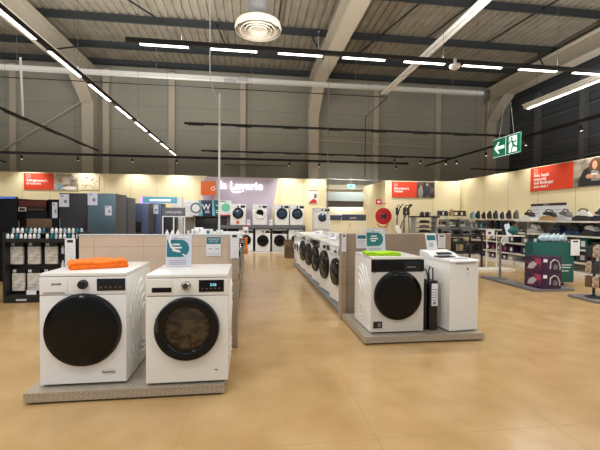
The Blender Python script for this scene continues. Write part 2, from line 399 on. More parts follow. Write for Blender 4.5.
    if door != 'solid':
        a = 1.1
        MB().box((dr * .9 * math.cos(PI - .2), fy - .05, dz + dr * .9 * math.sin(PI - .2)), (.02, .014, .1), .004).obj('door_handle', 'charcoal' if door == 'ring' or door == 'window' else 'light_grey', t)
    if feet:
        for sx in (-1, 1):
            for sy in (-1, 1): MB().cyl((sx * (w / 2 - .05), sy * (d / 2 - .07), 0), (sx * (w / 2 - .05), sy * (d / 2 - .07), .02), .022, 12).obj('foot', 'satin_black', t)
    if brand: text('brand_mark', brand, .022, 'grey_print', cp, (-w / 2 + .085, fy - .0085, h - ph + .05), bold=.0005)
    return t

PT = .085
# ---- front left platform, machines A and B
pl = thing('display_platform', 'tread plate platform under the two nearest left washing machines', 'platform', (-.89, 3.32, 0), group='tread plate display platforms')
def platform(t, hx, hy, hz):
    m_ = MB(); m_.mm(-hx, hx, -hy, hy, hz - .02, hz, .003); m_.obj('deck', 'tread', t)
    m_ = MB(); m_.mm(-hx, hx, -hy, -hy + .012, .018, hz - .0205); m_.mm(-hx, -hx + .012, -hy + .012, hy, .018, hz - .0205); m_.mm(hx - .012, hx, -hy + .012, hy, .018, hz - .0205); m_.obj('skirt', 'tread', t, False)
    m_ = MB(); m_.mm(-hx + .04, hx - .04, -hy + .04, hy - .02, 0, .06); m_.obj('plinth', 'matte_black', t, False)
platform(pl, .70, .49, PT)
A = washer('white washing machine with big dark solid door under folded orange towel', (-1.222, 3.254, PT), w=.60, d=.68, h=.842, front='white_plastic', door='solid', dr=.262, dz=.42, side=1, brand='gorenje', kx=0.0, dispx=.195, dispw=.20)
m_ = MB(); m_.tube([(.13, -.342, .085), (.13, -.3425, .105), (.14, -.3425, .112), (.215, -.3425, .112), (.225, -.3425, .105), (.225, -.3425, .09), (.215, -.3425, .084), (.13, -.3425, .084)], .0012, 4)
m_.obj('filter_flap', 'light_grey', A)
text('badge', 'PowerDrive', .018, 'charcoal', A, (.13, -.3425, .092), bold=.0002)
B = washer('white washing machine with round see-through door in black ring beside A-board card', (-.466, 3.15, PT), w=.598, d=.6, h=.832, front='warm_white', door='window', dr=.237, dz=.425, knob='chrome', side=1, kx=-.01, dispx=.175, dispw=.185, disp='gloss_black')
B['label'] = 'white washing machine with see-through drum window in a black ring, nearest the aisle'
text('display_digits', '2:36', .028, 'display_blue', B, (.165, -.3085, .742), bold=.0004)
MB().mm(.20, .225, -.3015, -.299, .10, .106).obj('badge', 'charcoal', B, False)
for k in range(8):
    MB().lathe([(.012, 0), (.010, .0012), (0, .0012)], (.2995, -.24 + .002 * k, .66 - k * .07), (1, 0, 0), 10).obj('side_dimple', 'light_grey', B)

# folded towels
def towel(name, label, m, loc, rz, w, d, layers, th):
    mb = MB(); rnd = random.Random(3)
    for k in range(layers):
        ww = w * (1 - .04 * k); dd = d * (1 - .03 * k)
        mb.box((rnd.uniform(-.008, .008), rnd.uniform(-.008, .008), th * (k + .5)), (ww, dd, th * 1.05), th * .5, seg=4, rot=Matrix.Rotation(rnd.uniform(-.04, .04), 3, 'Z'))
    mb.tube([(-w / 2 - .003, -d / 2 * .9, th * 1.0), (-w / 2 - .012, 0, th * 1.1), (-w / 2 - .003, d / 2 * .9, th)], th * .95, 10)
    bmesh.ops.subdivide_edges(mb.bm, edges=[e for e in mb.bm.edges if e.calc_length() > .05], cuts=6, use_grid_fill=True)
    for v in mb.bm.verts:
        if v.co.z > th * .6: v.co.z += .006 * math.sin(v.co.x * 24 + v.co.y * 9) + .005 * math.sin(v.co.y * 31 + 1)
    o = mb.obj(name, m, loc=loc, rotz=rz); tag(o, label, 'towel'); return o
towel('folded_towel', 'folded orange towel lying on the leftmost washing machine', 'towel_orange', (-1.25, 3.30, PT + .843), .42, .40, .38, 2, .024)

# cards
def card(label, loc, rz, w, h, tilt, kind='teal'):
    t = thing('display_card', label, 'sign', loc, rz)
    R = Matrix.Rotation(tilt, 3, 'X')
    sh = MB().box(R @ Vector((0, 0, h / 2)), (w, .004, h), 0, rot=R).obj('sheet', 'paper_lilac', t, False)
    MB().box((0, -.0 + .02, .005), (w * .9, .06, .008), .002).obj('card_foot', 'white_plastic', t)
    def pt(a, b): return R @ Vector((a, -.0035, b))
    u = Vector((1, 0, 0)); v = R @ Vector((0, 0, 1))
    rr = h * .27; cz = h * .56
    poly = [(-w * .46, cz - rr), (w * .08, cz - rr)] + [(w * .08 + rr * .95 * math.cos(a), cz + rr * math.sin(a)) for a in [-PI / 2 + PI * k / 16 for k in range(17)]] + [(-w * .46, cz + rr)]
    poly = [(min(a, w * .44), b) for a, b in poly]
    MB().prism(poly, pt(0, 0), u, v, .0012).obj('teal_emblem', 'teal', t, False)
    lines = MB()
    for (a0, a1, b) in ((-.25, .05, .66), (-.3, .12, .56), (-.25, .0, .47), (-.05, .4, .88)):
        lines.prism([(w * a0, h * b), (w * a1, h * b), (w * a1, h * b + h * .05), (w * a0, h * b + h * .05)], pt(0, -0) + Vector((0, -.0022, 0)), u, v, .0008)
    lines.obj('print_lines', 'paper', t, False)
    l2 = MB()
    for b in (.06, .12, .18): l2.prism([(-w * .38, h * b), (w * .3, h * b), (w * .3, h * b + h * .012), (-w * .38, h * b + h * .012)], pt(0, 0) + Vector((0, -.001, 0)), u, v, .0008)
    l2.prism([(-w * .2, h * .87), (w * .25, h * .87), (w * .25, h * .89), (-w * .2, h * .89)], pt(0, 0) + Vector((0, -.001, 0)), u, v, .0008)
    l2.obj('small_print', 'grey_print', t, False)
    return t
c1 = card('white card with teal emblem and white tag leaning on machine beside the aisle', (-.615, 3.30, PT + .833), -.03, .215, .275, -.08)
o = MB().tube([(-.055, -.012, .262), (-.07, -.03, .22), (-.05, -.045, .17), (-.01, -.045, .135), (.02, -.03, .13)], .0085, 8).obj('curled_tag', 'white_plastic', c1)
o = MB().tube([(.04, -.02, .105), (.062, -.03, .095)], .006, 8).obj('curled_tag', 'white_plastic', c1)

# dividers
t = thing('display_divider', 'beige laminate divider behind the two left front washing machines', 'divider', (-.965, 3.92, 0), group='laminate dividers')
MB().mm(-.705, .775, -.03, .03, .02, 1.15).obj('panel', 'laminate', t, False)
MB().mm(-.71, .78, -.035, .035, 1.15, 1.165, .004).obj('cap_rail', 'light_grey', t)
MB().mm(.776, .835, -.08, .06, 0, 1.16, .004).obj('end_post', 'laminate_dark', t)
MB().mm(-.70, .77, -.025, .025, 0, .02).obj('base_rail', 'satin_black', t, False)
t = thing('display_divider', 'brown laminate divider behind dark-doored washing machine and top loader', 'divider', (1.95, 4.84, 0), group='laminate dividers')
MB().mm(-.69, .80, -.03, .03, .02, 1.13).obj('panel', 'laminate_dark', t, False)
MB().mm(-.76, -.692, -.07, .07, 0, 1.14, .004).obj('end_post', 'laminate_dark', t)
MB().mm(-.69, .80, -.033, .033, 1.13, 1.14).obj('cap_rail', 'laminate', t, False)

def holder(label, loc, rz, w, h, style='teal', name='price_tag'):
    t = thing(name, label, 'price tag', loc, rz)
    MB().mm(-w / 2, w / 2, -.004, .004, 0, h, .002).obj('sheet', 'paper', t)
    if style == 'teal':
        MB().mm(-w / 2 + .004, w / 2 - .004, -.0055, -.0041, h * .62, h - .005).obj('teal_header', 'teal', t, False)
        text('header_text', 'GARANTIE\nINCLUSE', h * .12, 'paper', t, (0, -.006, h * .82), align='CENTER')
        m_ = MB(); m_.mm(-w * .35, -w * .12, -.0055, -.0041, h * .36, h * .39); m_.mm(w * .1, w * .35, -.0055, -.0041, h * .36, h * .39); m_.mm(-w * .35, w * .35, -.0055, -.0041, h * .12, h * .13)
        m_.obj('print', 'grey_print', t, False)
    elif style == 'screen':
        MB().mm(-w * .4, w * .4, -.0065, -.0041, h * .68, h * .93, .001).obj('display', 'teal', t)
        m_ = MB(); [m_.mm(-w * .34, w * .3, -.0055, -.0041, h * b, h * (b + .018)) for b in (.55, .45, .35, .22)]
        m_.obj('print', 'grey_print', t, False)
    else:
        MB().mm(-w * .28, w * .28, -.0075, -.0041, h * .84, h * .94, .001).obj('display', 'charcoal', t)
        m_ = MB(); [m_.mm(-w * .3, w * .3, -.0055, -.0041, h * b, h * (b + .01)) for b in (.7, .6, .45, .3, .2)]
        m_.obj('print', 'light_grey', t, False)
    return t
holder('white sheet with teal header fixed on the beige left divider', (-.375, 3.884, .945), 0, .15, .2)
holder('tall white price tag with small dark screen on aisle end of left divider', (-.162, 3.83, .925), 0, .085, .255, 'tall')
holder('price tag with teal screen fixed on brown divider behind the lime towel', (1.475, 4.804, .94), 0, .155, .19, 'screen')
holder('tall grey white price tag on aisle end of brown divider', (1.22, 4.762, .90), 0, .06, .235, 'tall')
holder('white price tag with dark screen at far end of brown divider', (2.61, 4.804, .94), 0, .11, .185, 'tall')

# ---- front right platform: machine C, top loader
pl = thing('display_platform', 'tread plate platform under the lime towel machine and top loader', 'platform', (1.885, 4.265, 0), group='tread plate display platforms')
platform(pl, .68, .495, PT)
C = washer('washing machine with wide black control band and huge black door under lime towel', (1.60, 4.19, PT), rz=0, w=.60, d=.65, h=.838, front='grey_front', door='solid', dr=.264, dz=.42, panel='black', side=-1)
MB().mm(-.275, -.175, -.3285, -.3245, .062, .135).obj('energy_sticker', 'satin_black', C, False)
MB().mm(-.225, -.19, -.3295, -.3286, .075, .12).obj('badge', 'mid_grey', C, False)
MB().mm(-.28, -.255, -.3285, -.3245, .665, .672).obj('badge', 'charcoal', C, False)
towel('folded_towel', 'folded lime green towel on the black-doored washing machine', 'towel_lime', (1.50, 4.09, PT + .839), -.04, .38, .22, 2, .019)
c2 = card('white card with teal emblem standing behind the lime green towel', (1.50, 4.30, PT + .839), .1, .25, .30, -.12)

t = thing('top_loading_washing_machine', 'narrow white top-loading washing machine on right platform beside black hose set', 'washing machine', (2.335, 4.15, PT), .12)
m_ = MB(); m_.mm(-.185, .185, -.3, .3, .012, .77, .012); m_.obj('cabinet', 'white_enamel', t)
m_ = MB(); m_.prism([(-.31, .772), (-.31, .79), (-.29, .802), (.05, .806), (.05, .772)], (-.187, 0, 0), (0, 1, 0), (0, 0, 1), .374); m_.obj('lid', 'white_plastic', t)
m_ = MB(); m_.prism([(.052, .772), (.052, .81), (.12, .84), (.3, .868), (.3, .772)], (-.187, 0, 0), (0, 1, 0), (0, 0, 1), .374); cp = m_.obj('control_panel', 'white_plastic', t)
MB().box((.02, .1, .838), (.2, .05, .006), .002, rot=Matrix.Rotation(.35, 3, 'X')).obj('display', 'satin_black', cp)
MB().mm(-.12, .13, -.318, -.309, .766, .774, .002).obj('lid_grip', 'mid_grey', t)
MB().lathe([(.011, 0), (.011, .003), (0, .003)], (.04, -.3, .70), (0, -1, 0), 16).obj('badge', 'charcoal', t)
m_ = MB(); m_.mm(.03, .05, -.3015, -.2995, .655, .66); m_.mm(.034, .046, -.3015, -.2995, .635, .64); m_.obj('print', 'grey_print', t, False)
for sx in (-1, 1):
    for sy in (-1, 1): MB().cyl((sx * .14, sy * .24, 0), (sx * .14, sy * .24, .02), .02, 10).obj('foot', 'satin_black', t)
m_ = MB()
for k in range(4): m_.tube([(-.1855, -.22 + .02 * k, .2 + .02 * k), (-.1855, -.2 + .02 * k, .62 - .03 * k), (-.1855, .1 - .02 * k, .70 - .03 * k), (-.1855, .22 - .03 * k, .66 - .03 * k)], .004, 5)
m_.obj('side_rib', 'white_enamel', t)
tt = thing('price_tablet', 'white price card with teal screen leaning on back of the top loader', 'price tag', (2.27, 4.40, PT + .862), .12)
R = Matrix.Rotation(-.25, 3, 'X')
MB().box(R @ Vector((0, 0, .105)), (.15, .006, .23), .002, rot=R).obj('sheet', 'paper', tt)
MB().box(R @ Vector((0, -.0045, .16)), (.12, .003, .065), .001, rot=R).obj('display', 'teal', tt)
MB().box(R @ Vector((-.01, -.0045, .07)), (.06, .002, .05), 0, rot=R).obj('print', 'light_grey', tt, False)
o = MB().box((0, 0, .006), (.2, .13, .012), .003).obj('leaflet', 'charcoal', loc=(2.32, 4.26, PT + .838), rotz=-.1)
o.location = (2.28, 4.12, PT + .808); o.rotation_euler.z = .1; tag(o, 'flat dark leaflet lying on the lid of the top loader', 'leaflet')
o = MB().box((0, 0, .004), (.16, .1, .008), .002).obj('leaflet', 'paper_lilac', loc=(2.38, 3.98, PT + .8065), rotz=.05); tag(o, 'pale leaflet lying at the front of the top loader lid', 'leaflet')
# black hose set between the machines
t = thing('drain_hose_pack', 'tall black packs of hoses with white label between right front machines', 'accessory', (2.0, 4.02, PT))
MB().mm(-.09, -.015, -.07, .1, 0, .50, .015).obj('pack', 'matte_black', t)
MB().mm(-.005, .095, -.1, .08, 0, .56, .015).obj('pack', 'satin_black', t)
MB().mm(.018, .09, -.108, -.1015, .28, .53, .002).obj('label_sheet', 'paper', t)
m_ = MB(); [m_.mm(.025, .082, -.1095, -.1081, .34 + .03 * k, .348 + .03 * k) for k in range(5)]; m_.mm(.035, .07, -.1095, -.1081, .295, .325); m_.obj('print', 'grey_print', t, False)
m_ = MB(); m_.tube([(-.06, 0, .5), (-.06, 0, .62), (-.04, 0, .67), (-.01, 0, .68), (.01, 0, .64), (.03, 0, .56)], .009, 8); m_.obj('hose', 'satin_black', t)
m_ = MB(); m_.tube([(.04, 0, .56), (.03, 0, .66), (.05, 0, .71), (.08, 0, .69), (.085, 0, .60), (.08, 0, .55)], .008, 8); m_.obj('hose', 'satin_black', t)

# ---- long right row of machines facing the aisle, on a low plinth
t = thing('row_plinth', 'long low galvanised plinth under right row of washing machines', 'platform', (1.9, 7.75, 0))
MB().mm(-.69, .69, -2.8, 2.75, .05, PT, .004).obj('deck', 'galv', t); MB().mm(-.66, .66, -2.75, 2.7, 0, .05).obj('base', 'mid_grey', t, False)
G1 = 'washing machines in the long right row facing the aisle'
kinds = [dict(door='solid', knob='chrome', dbl=False, dr=.2), dict(door='ring', knob='black'), dict(door='ring', panel='black'), dict(door='ring', knob='chrome'), dict(door='ring', knob='dark')]
lab = ['white washing machine with slim black knobs first in right row beside brown divider', 'white washing machine with large black door second from brown divider', 'white washing machine with black control strip in middle of right row', 'white washing machine with narrow black door fourth from brown divider', 'white washing machine with black door fifth from the brown divider', 'plain white machine with small door at far end of right row']
ys = [5.42, 6.28, 7.16, 8.04, 8.92, 9.75]
for i, y in enumerate(ys):
    kw = kinds[i] if i < 5 else dict(door='white', knob='white', dr=.16)
    dr_ = kw.pop('dr', .245)
    washer(lab[i], (1.56, y, PT), -PI / 2 + .10, G1, w=.66, d=.58, dr=dr_, dz=.46, **kw)
# opposite side of the island
first = washer('white washing machine facing away, nearest behind brown divider', (2.28, 5.42, PT), PI / 2, 'white machines facing away behind the right row', door='ring', dr=.22)
for i, y in enumerate(ys[1:]):
    dup(first, (2.28, y, PT), PI / 2, ['white machine facing away, %s' % s for s in ('back to back with the second from the divider', 'back to back with the black-strip machine', 'under the dark header boards', 'just past the dark header boards', 'at the far end beside the raised dryer')][i])
# price cards and slips on top of the row
for i in range(9):
    y = 5.25 + i * .52; x = 1.52 + .12 * (i % 3)
    t = thing('price_slip', ['white slip propped on the first right-row machine', 'white slip propped between first and second right-row machines', 'white slip leaning on second right-row machine', 'white slip leaning past second right-row machine', 'white slip propped on black-strip machine', 'white slip leaning past black-strip machine', 'white slip propped on fourth right-row machine', 'white slip leaning on fifth right-row machine', 'farthest white slip propped on right-row machines'][i], 'price tag', (x, y, PT + .852), -.5 + .1 * (i % 4), 'price slips on the right row')
    R = Matrix.Rotation(-.7, 3, 'X')
    MB().box(R @ Vector((0, 0, .05)), (.14, .004, .1), .001, rot=R).obj('sheet', 'paper', t)
    MB().box(R @ Vector((0, -.003, .075)), (.08, .002, .02), 0, rot=R).obj('print', 'grey_print', t, False)
    MB().box((0, .03, .004), (.12, .06, .006)).obj('stand', 'white_plastic', t)

# raised dryer at far end on stand
t = thing('display_stand', 'white stand carrying the raised dryer at end of right row', 'stand', (2.57, 13.5, 0))
MB().mm(-.3, .3, -.28, .28, .0, .88, .01).obj('body', 'warm_white', t); MB().mm(-.32, .32, -.3, .3, .88, .9, .004).obj('top', 'light_grey', t)
washer('grey-white dryer raised on a stand beside the passage with white ring door', (2.57, 13.5, .9), 0, body='warm_white', door='white', dr=.215, dz=.45, w=.57, h=.81, d=.55, dbl=True, name='tumble_dryer', cat='tumble dryer')
# litter bin
t = thing('waste_bin', 'dark bronze round bin at far end of the right row plinth', 'bin', (1.30, 12.25, 0))
MB().lathe([(.17, 0), (.17, .02), (.19, .05), (.2, .56), (.2, .58), (.17, .59), (.17, .5), (0, .5)], (0, 0, 0), n=28, cap=False).obj('body', noisy('bronze', (92, 78, 62), (140, 122, 98), 4, .4, .4), t)
MB().lathe([(.205, .56), (.205, .6), (.16, .6), (.16, .56)], (0, 0, 0), n=28, cap=False).obj('rim', 'brown', t)
# black washer and tall cabinet behind the bin
washer('white washing machine with black door behind the bronze bin', (1.86, 12.6, .0), -PI / 2 + .1, 'white machines at end of the right row', door='ring', dr=.22)
washer('white washing machine between bronze bin and plain white row machine', (1.70, 11.4, .0), -PI / 2 + .1, 'white machines at end of the right row', door='white', dr=.16)

# ---- far wall display: shelf with four machines, others underneath
t = thing('appliance_shelf', 'long dark grey shelf under the lilac and cream far wall', 'shelf', (.5, 14.72, 0))
MB().mm(-1.65, 1.62, -.42, .42, .905, 1.03, .01).obj('board', 'shelf_grey', t)
for x in (-1.6, -.47, .12, .80, 1.6): MB().mm(x - .025, x + .025, -.28, .42, 0, .905).obj('upright', 'charcoal', t, False)
m_ = MB(); m_.mm(-1.6, 1.6, .38, .42, 0, .9); m_.obj('back_panel', 'charcoal', t, False)
Gt = 'machines on the dark shelf under the wall sign'
washer('white washing machine with black ring door and red sticker on far shelf', (-.48, 14.68, 1.03), 0, Gt, w=.57, h=.81, door='ring', dr=.21, dz=.46, dbl=True)
s = MB().mm(-.06, .05, -.306, -.301, .06, .16).obj('red_sticker', 'red_print', [o for o in COL.objects if o.get('label', '').startswith('white washing machine with black ring door and red')][0], False)
washer('white dryer with white ring door and small dark window on far shelf', (.35, 14.68, 1.03), 0, Gt, w=.55, h=.81, door='dryer', dr=.21, dz=.46, name='tumble_dryer', cat='tumble dryer')
washer('white washing machine third on far shelf with blue-tinted round window', (1.20, 14.68, 1.03), 0, Gt, w=.55, h=.81, door='ring', dr=.215, dz=.46, dbl=True)
washer('white washing machine at right end of far shelf with black-ringed blue window', (1.80, 14.68, 1.03), 0, Gt, w=.55, h=.81, door='ring', dr=.21, dz=.46, dbl=True)
Gl = 'machines under the dark far shelf'
washer('white washing machine partly behind orange cloth under the far shelf', (-.18, 14.68, .02), 0, Gl, w=.54, door='ring', dr=.2)
washer('grey-white washing machine with black round door under shelf near orange cloth', (.47, 14.68, .02), 0, Gl, w=.57, front='warm_white', door='ring', dr=.225, dz=.42)
washer('washing machine with black control band under the middle of far shelf', (1.12, 14.68, .02), 0, Gl, w=.57, front='grey_front', panel='black', door='ring', dr=.225, dz=.42)
washer('white washing machine with black door under right end of far shelf', (1.76, 14.68, .02), 0, Gl, w=.57, door='ring', dr=.2)
t = thing('low_plinth', 'thin pale plinth strip on floor before the far shelf machines', 'platform', (.5, 14.2, 0))
MB().mm(-1.0, 1.55, -.1, .09, 0, .03, .005).obj('board', 'warm_white', t)
for (x, z, l) in ((-.08, 1.03, 'small white price sheet between first and second far shelf machines'), (.77, 1.03, 'small white price sheet between second and third far shelf machines')):
    t = thing('price_sheet', l, 'price tag', (x, 14.45, z)); MB().mm(-.07, .07, 0, .006, 0, .22).obj('sheet', 'paper', t, False); MB().mm(-.04, .04, -.003, 0, .12, .15).obj('print', 'red_print' if x < 0 else 'charcoal', t, False); MB().mm(-.05, .05, 0, .05, 0, .006).obj('card_foot', 'white_plastic', t, False)
t = thing('red_price_label', 'red and white price label hanging on far shelf edge', 'price tag', (-.19, 14.2995, .84)); MB().mm(-.1, .1, -.006, 0, 0, .17).obj('sheet', 'paper', t, False); MB().mm(-.1, .1, -.008, -.006, .13, .18).obj('red_header', 'red_print', t, False)

# wall sign "la Laverie"
t = thing('wall_sign', 'white glowing lettering la Laverie on the lilac wall', 'sign', (-1.14, 15.12, 2.46))
text('lettering', 'la', .44, 'sign_glow', t, (-.10, 0, .02), ext=.02, bold=.004)
text('lettering', 'Laverie', .44, 'sign_glow', t, (.30, 0, .0), ext=.02, bold=.004, sx=1.03)
m_ = MB(); m_.tube([(.36, 0, -.03), (.40, 0, -.09), (.52, 0, -.13), (.68, 0, -.12), (.86, 0, -.06)], [.008, .015, .02, .016, .008], 8); m_.obj('swash', 'sign_glow', t)

# small poster right of the far shelf
t = thing('wall_poster', 'small cream poster with red house shape on the far wall', 'poster', (2.35, 15.17, 1.95))
MB().mm(0, .42, 0, .01, 0, .56).obj('sheet', 'banner_white', t, False)
MB().prism([(.04, .0), (.36, .0), (.36, .1), (.22, .18), (.04, .03)], (0, -.003, 0), (1, 0, 0), (0, 0, 1), .002).obj('red_print', 'red_print', t, False); MB().mm(.03, .4, -.003, 0, .5, .53).obj('red_print', 'red_print', t, False)
MB().mm(.24, .36, -.003, 0, .2, .38).obj('photo', 'grey_print', t, False)

# orange hanging panel
t = thing('hanging_sign', 'orange panel with faint white symbol left of the glowing lettering', 'sign', (-1.62, 14.7, 2.18))
MB().mm(-.29, .27, -.02, .02, 0, .54, .006).obj('panel', 'orange_panel', t)
m_ = MB(); m_.lathe([(.08, 0), (.08, .004), (.055, .004), (.055, 0)], (.17, -.02, .26), (0, -1, 0), 20, cap=False); m_.obj('symbol', 'banner_white', t)
[MB().cyl((x, 0, .54), (x, 0, 1.4), .004, 5).obj('suspension_wire', 'wire', t) for x in (-.25, .22)]

# ------------------------------------------------------------------ banners
def banner(label, loc, rot, w1, w2, h, lines, photo, size):
    t = thing('wall_banner', label, 'banner', loc); t.rotation_euler = rot
    MB().mm(0, w1, -.012, 0, 0, h).obj('red_panel', 'banner_red', t, False)
    MB().mm(w1, w1 + w2, -.012, 0, 0, h).obj('photo_panel', photo, t, False)
    text('slogan', lines, size, 'banner_white', t, (w1 * .09, -.013, h * .5 if lines.count('\n') < 2 else h * .6), bold=size * .025, ext=.0008)
    m_ = MB(); a, b, s_ = w1 * .1, h * .72, h * .19
    for q in (((a, b), (a + s_, b)), ((a + s_, b), (a + s_, b + s_)), ((a + s_, b + s_), (a, b + s_)), ((a, b + s_), (a, b))):
        m_.tube([(q[0][0], -.014, q[0][1]), (q[1][0], -.014, q[1][1])], h * .008, 4)
    m_.tube([(a + s_ * .3, -.014, b + s_ * .2), (a + s_ * .5, -.014, b + s_ * .6), (a + s_ * .75, -.014, b + s_ * .3)], h * .008, 4)
    m_.obj('icon', 'banner_white', t, False)
    return t
def blob(t, name, m, c, rx, rz, y=-.014, n=20, s=0):
    MB().prism([(rx * math.cos(2 * PI * k / n) * (1 + s * math.sin(3 * 2 * PI * k / n)), rz * math.sin(2 * PI * k / n)) for k in range(n)], (c[0], y, c[1]), (1, 0, 0), (0, 0, 1), .001).obj(name, m, t, False)
b1 = banner('red banner with cooking photo on the far left cream wall', (-8.44, 15.18, 2.32), (0, 0, 0), 1.05, .86, .62, 'Réfrigérateurs\net cuisson', 'photo_kitchen', .125)
blob(b1, 'printed_figure', 'ice_print', (1.25, .15), .13, .17, y=-.0135); blob(b1, 'printed_face', 'skin', (1.3, .33), .06, .08, y=-.0145); blob(b1, 'printed_table', 'banner_white', (1.6, .08), .25, .07, y=-.0135)
t = thing('wall_sketch', 'pale panel with small brown drawings right of the far left banner', 'poster', (-6.44, 15.18, 2.35))
MB().mm(0, .66, -.008, 0, 0, .53).obj('sheet', 'cream_door', t, False)
m_ = MB(); rnd = random.Random(5)
for k in range(16):
    a, b = rnd.uniform(.05, .56), rnd.uniform(.05, .45); m_.mm(a, a + rnd.uniform(.03, .08), -.010, -.008, b, b + rnd.uniform(.015, .06))
m_.obj('drawing', 'tan', t, False)
b2 = banner('red banner with dark photo of people on corner wall above hose reel', (5.33, 13.58, 2.15), (0, 0, 0), .99, .73, .6, 'Bienvenue à\nl\'atelier', 'photo_dark', .12)
blob(b2, 'printed_figure', 'slate', (1.42, .28), .12, .2, y=-.0135); blob(b2, 'printed_figure', 'photo_grey', (1.15, .2), .1, .2, y=-.0135); blob(b2, 'printed_face', 'skin', (1.42, .5), .04, .05, y=-.0145); blob(b2, 'printed_face', 'skin', (1.17, .42), .04, .05, y=-.0145)
b3 = banner('large red banner with woman holding phone on the right cream wall', (7.98, 9.72, 2.14), (0, 0, -PI / 2), 1.43, 1.6, .66, 'Avec l\'appli,\nemportez\ntout Boulanger\navec vous !', 'photo_cafe', .115)
def shape(t, name, m, poly, y): MB().prism(poly, (0, y, 0), (1, 0, 0), (0, 0, 1), .001).obj(name, m, t, False)
shape(b3, 'printed_jacket', 'charcoal', [(1.56, .01), (1.6, .2), (1.72, .4), (1.86, .47), (2.28, .47), (2.46, .3), (2.52, .01)], -.0132)
shape(b3, 'printed_shirt', 'photo_grey', [(1.93, .12), (1.92, .4), (2.12, .4), (2.14, .12)], -.0137)
shape(b3, 'printed_hair', 'hair', [(1.88, .3), (1.86, .5), (1.92, .62), (2.03, .655), (2.14, .62), (2.2, .5), (2.19, .28), (2.1, .34), (1.95, .38)], -.0142)
blob(b3, 'printed_face', 'skin', (2.01, .49), .065, .1, y=-.0147); blob(b3, 'printed_hand', 'skin', (1.88, .24), .1, .055, y=-.0150); blob(b3, 'printed_hand', 'skin', (2.12, .21), .085, .05, y=-.0150)
shape(b3, 'printed_phone', 'banner_white', [(1.92, .27), (2.08, .26), (2.09, .29), (1.93, .3)], -.0155)
# black-headed info board above irons
t = thing('info_board', 'white info board with black header bar above the irons', 'sign', (7.98, 9.68, 1.28), -PI / 2)
MB().mm(0, 1.21, -.01, 0, 0, .44).obj('sheet', 'paper', t, False); MB().mm(0, 1.21, -.016, -.0101, .44, .5).obj('black_header', 'satin_black', t, False)
m_ = MB(); [m_.mm(.08 + (k % 3) * .38, .3 + (k % 3) * .38, -.012, -.0101, .12 + .1 * (k // 3), .14 + .1 * (k // 3)) for k in range(9)]; m_.obj('print', 'light_grey', t, False)
text('header_text', 'repassage', .045, 'banner_white', t, (.45, -.0165, .455))

# ------------------------------------------------------------------ left row (facing the aisle, seen edge-on)
t = thing('row_plinth', 'long plinth under left row of machines past the beige divider', 'platform', (-.85, 7.9, 0))
MB().mm(-.65, .66, -3.6, 3.5, .04, PT, .004).obj('deck', 'galv', t); MB().mm(-.6, .63, -3.55, 3.45, 0, .04).obj('base', 'mid_grey', t, False)
Gx = 'machines of the left row seen edge-on along the aisle'
wl = ['white machine edge-on just behind aisle end of beige divider', 'chrome-doored machine edge-on second behind the beige divider', 'white machine edge-on third behind the beige divider', 'white machine edge-on before the hanging orange cloth', 'white machine edge-on with orange cloth over its door', 'white machine edge-on past the hanging orange cloth', 'white machine edge-on at far end of left row']
for i in range(7):
    y = 4.65 + i * .98
    washer(wl[i], (-.505, y, PT), PI / 2 - .04, Gx, w=.62, d=.58, door='chrome' if i % 2 else 'ring', dr=.23, panel='black' if i in (0, 3) else 'plain', knob='chrome')
first = washer('white machine facing away beyond the beige divider, nearest', (-1.17, 4.65, PT), -PI / 2, 'machines facing away in the left island', door='ring')
for i in range(1, 7): dup(first, (-1.17, 4.65 + i * .98, PT), -PI / 2, 'white machine facing away, %s in left island behind beige divider' % ['', 'second', 'third', 'fourth', 'fifth', 'sixth', 'last'][i])
o = MB(); pts = []
for k in range(9):
    a = k / 8; o.tube([(.0 + .012 * math.sin(k * 2.1), -.15 + .3 * a, .36), (.006, -.14 + .28 * a, .15), (.02 * math.sin(k), -.16 + .32 * a, 0)], .022, 6)
o = o.obj('hanging_cloth', 'towel_orange', loc=(-.10, 8.5, .52)); tag(o, 'orange cloth hanging over a machine door in the left row', 'cloth')

# stuff on the left island tops
hd = thing('header_frame', 'white frame with grey header board standing in the left island', 'sign frame', (-1.55, 7.5, PT + .85))
def hframe(t, w, z0, z1, posts, m, txt):
    MB().mm(-w / 2, w / 2, -.012, .012, z0, z1, .002).obj('header_board', m, t)
    for x in posts: MB().mm(x - .01, x + .01, -.012, .012, 0, z0).obj('post', 'white_plastic', t, False)
    MB().mm(-w / 2, w / 2, -.014, .014, z0 - .018, z0).obj('rail', 'white_plastic', t, False)
    text('header_text', txt, (z1 - z0) * .35, 'banner_white', t, (0, -.0125, z0 + (z1 - z0) * .33), align='CENTER')
hd.location = (-1.17, 7.3, PT + .852)
hd.location = (-1.54, 7.3, PT + .852); hframe(hd, .42, .42, .58, (-.2, 0, .2), 'header_grey', 'LAVE-LINGE')
hd.location = (-1.45, 7.3, PT + .852)
hf = thing('header_frame', 'white frame with two dark blue-grey header boards above right island machines', 'sign frame', (2.33, 8.6, PT + .852))
MB().mm(-.47, -.20, -.01, .01, .35, .47, .002).obj('header_board', 'header_navy', hf); MB().mm(-.19, .40, -.03, -.01, .345, .49, .002).obj('header_board', 'header_navy', hf)
m_ = MB(); [m_.mm(x - .008, x + .008, -.01, .01, 0, .35) for x in (-.46, -.2, .38)]; m_.mm(-.46, .39, -.006, .006, .12, .135); m_.obj('frame', 'white_plastic', hf, False)
text('header_text', 'seche', .07, 'banner_white', hf, (.0, -.031, .39))
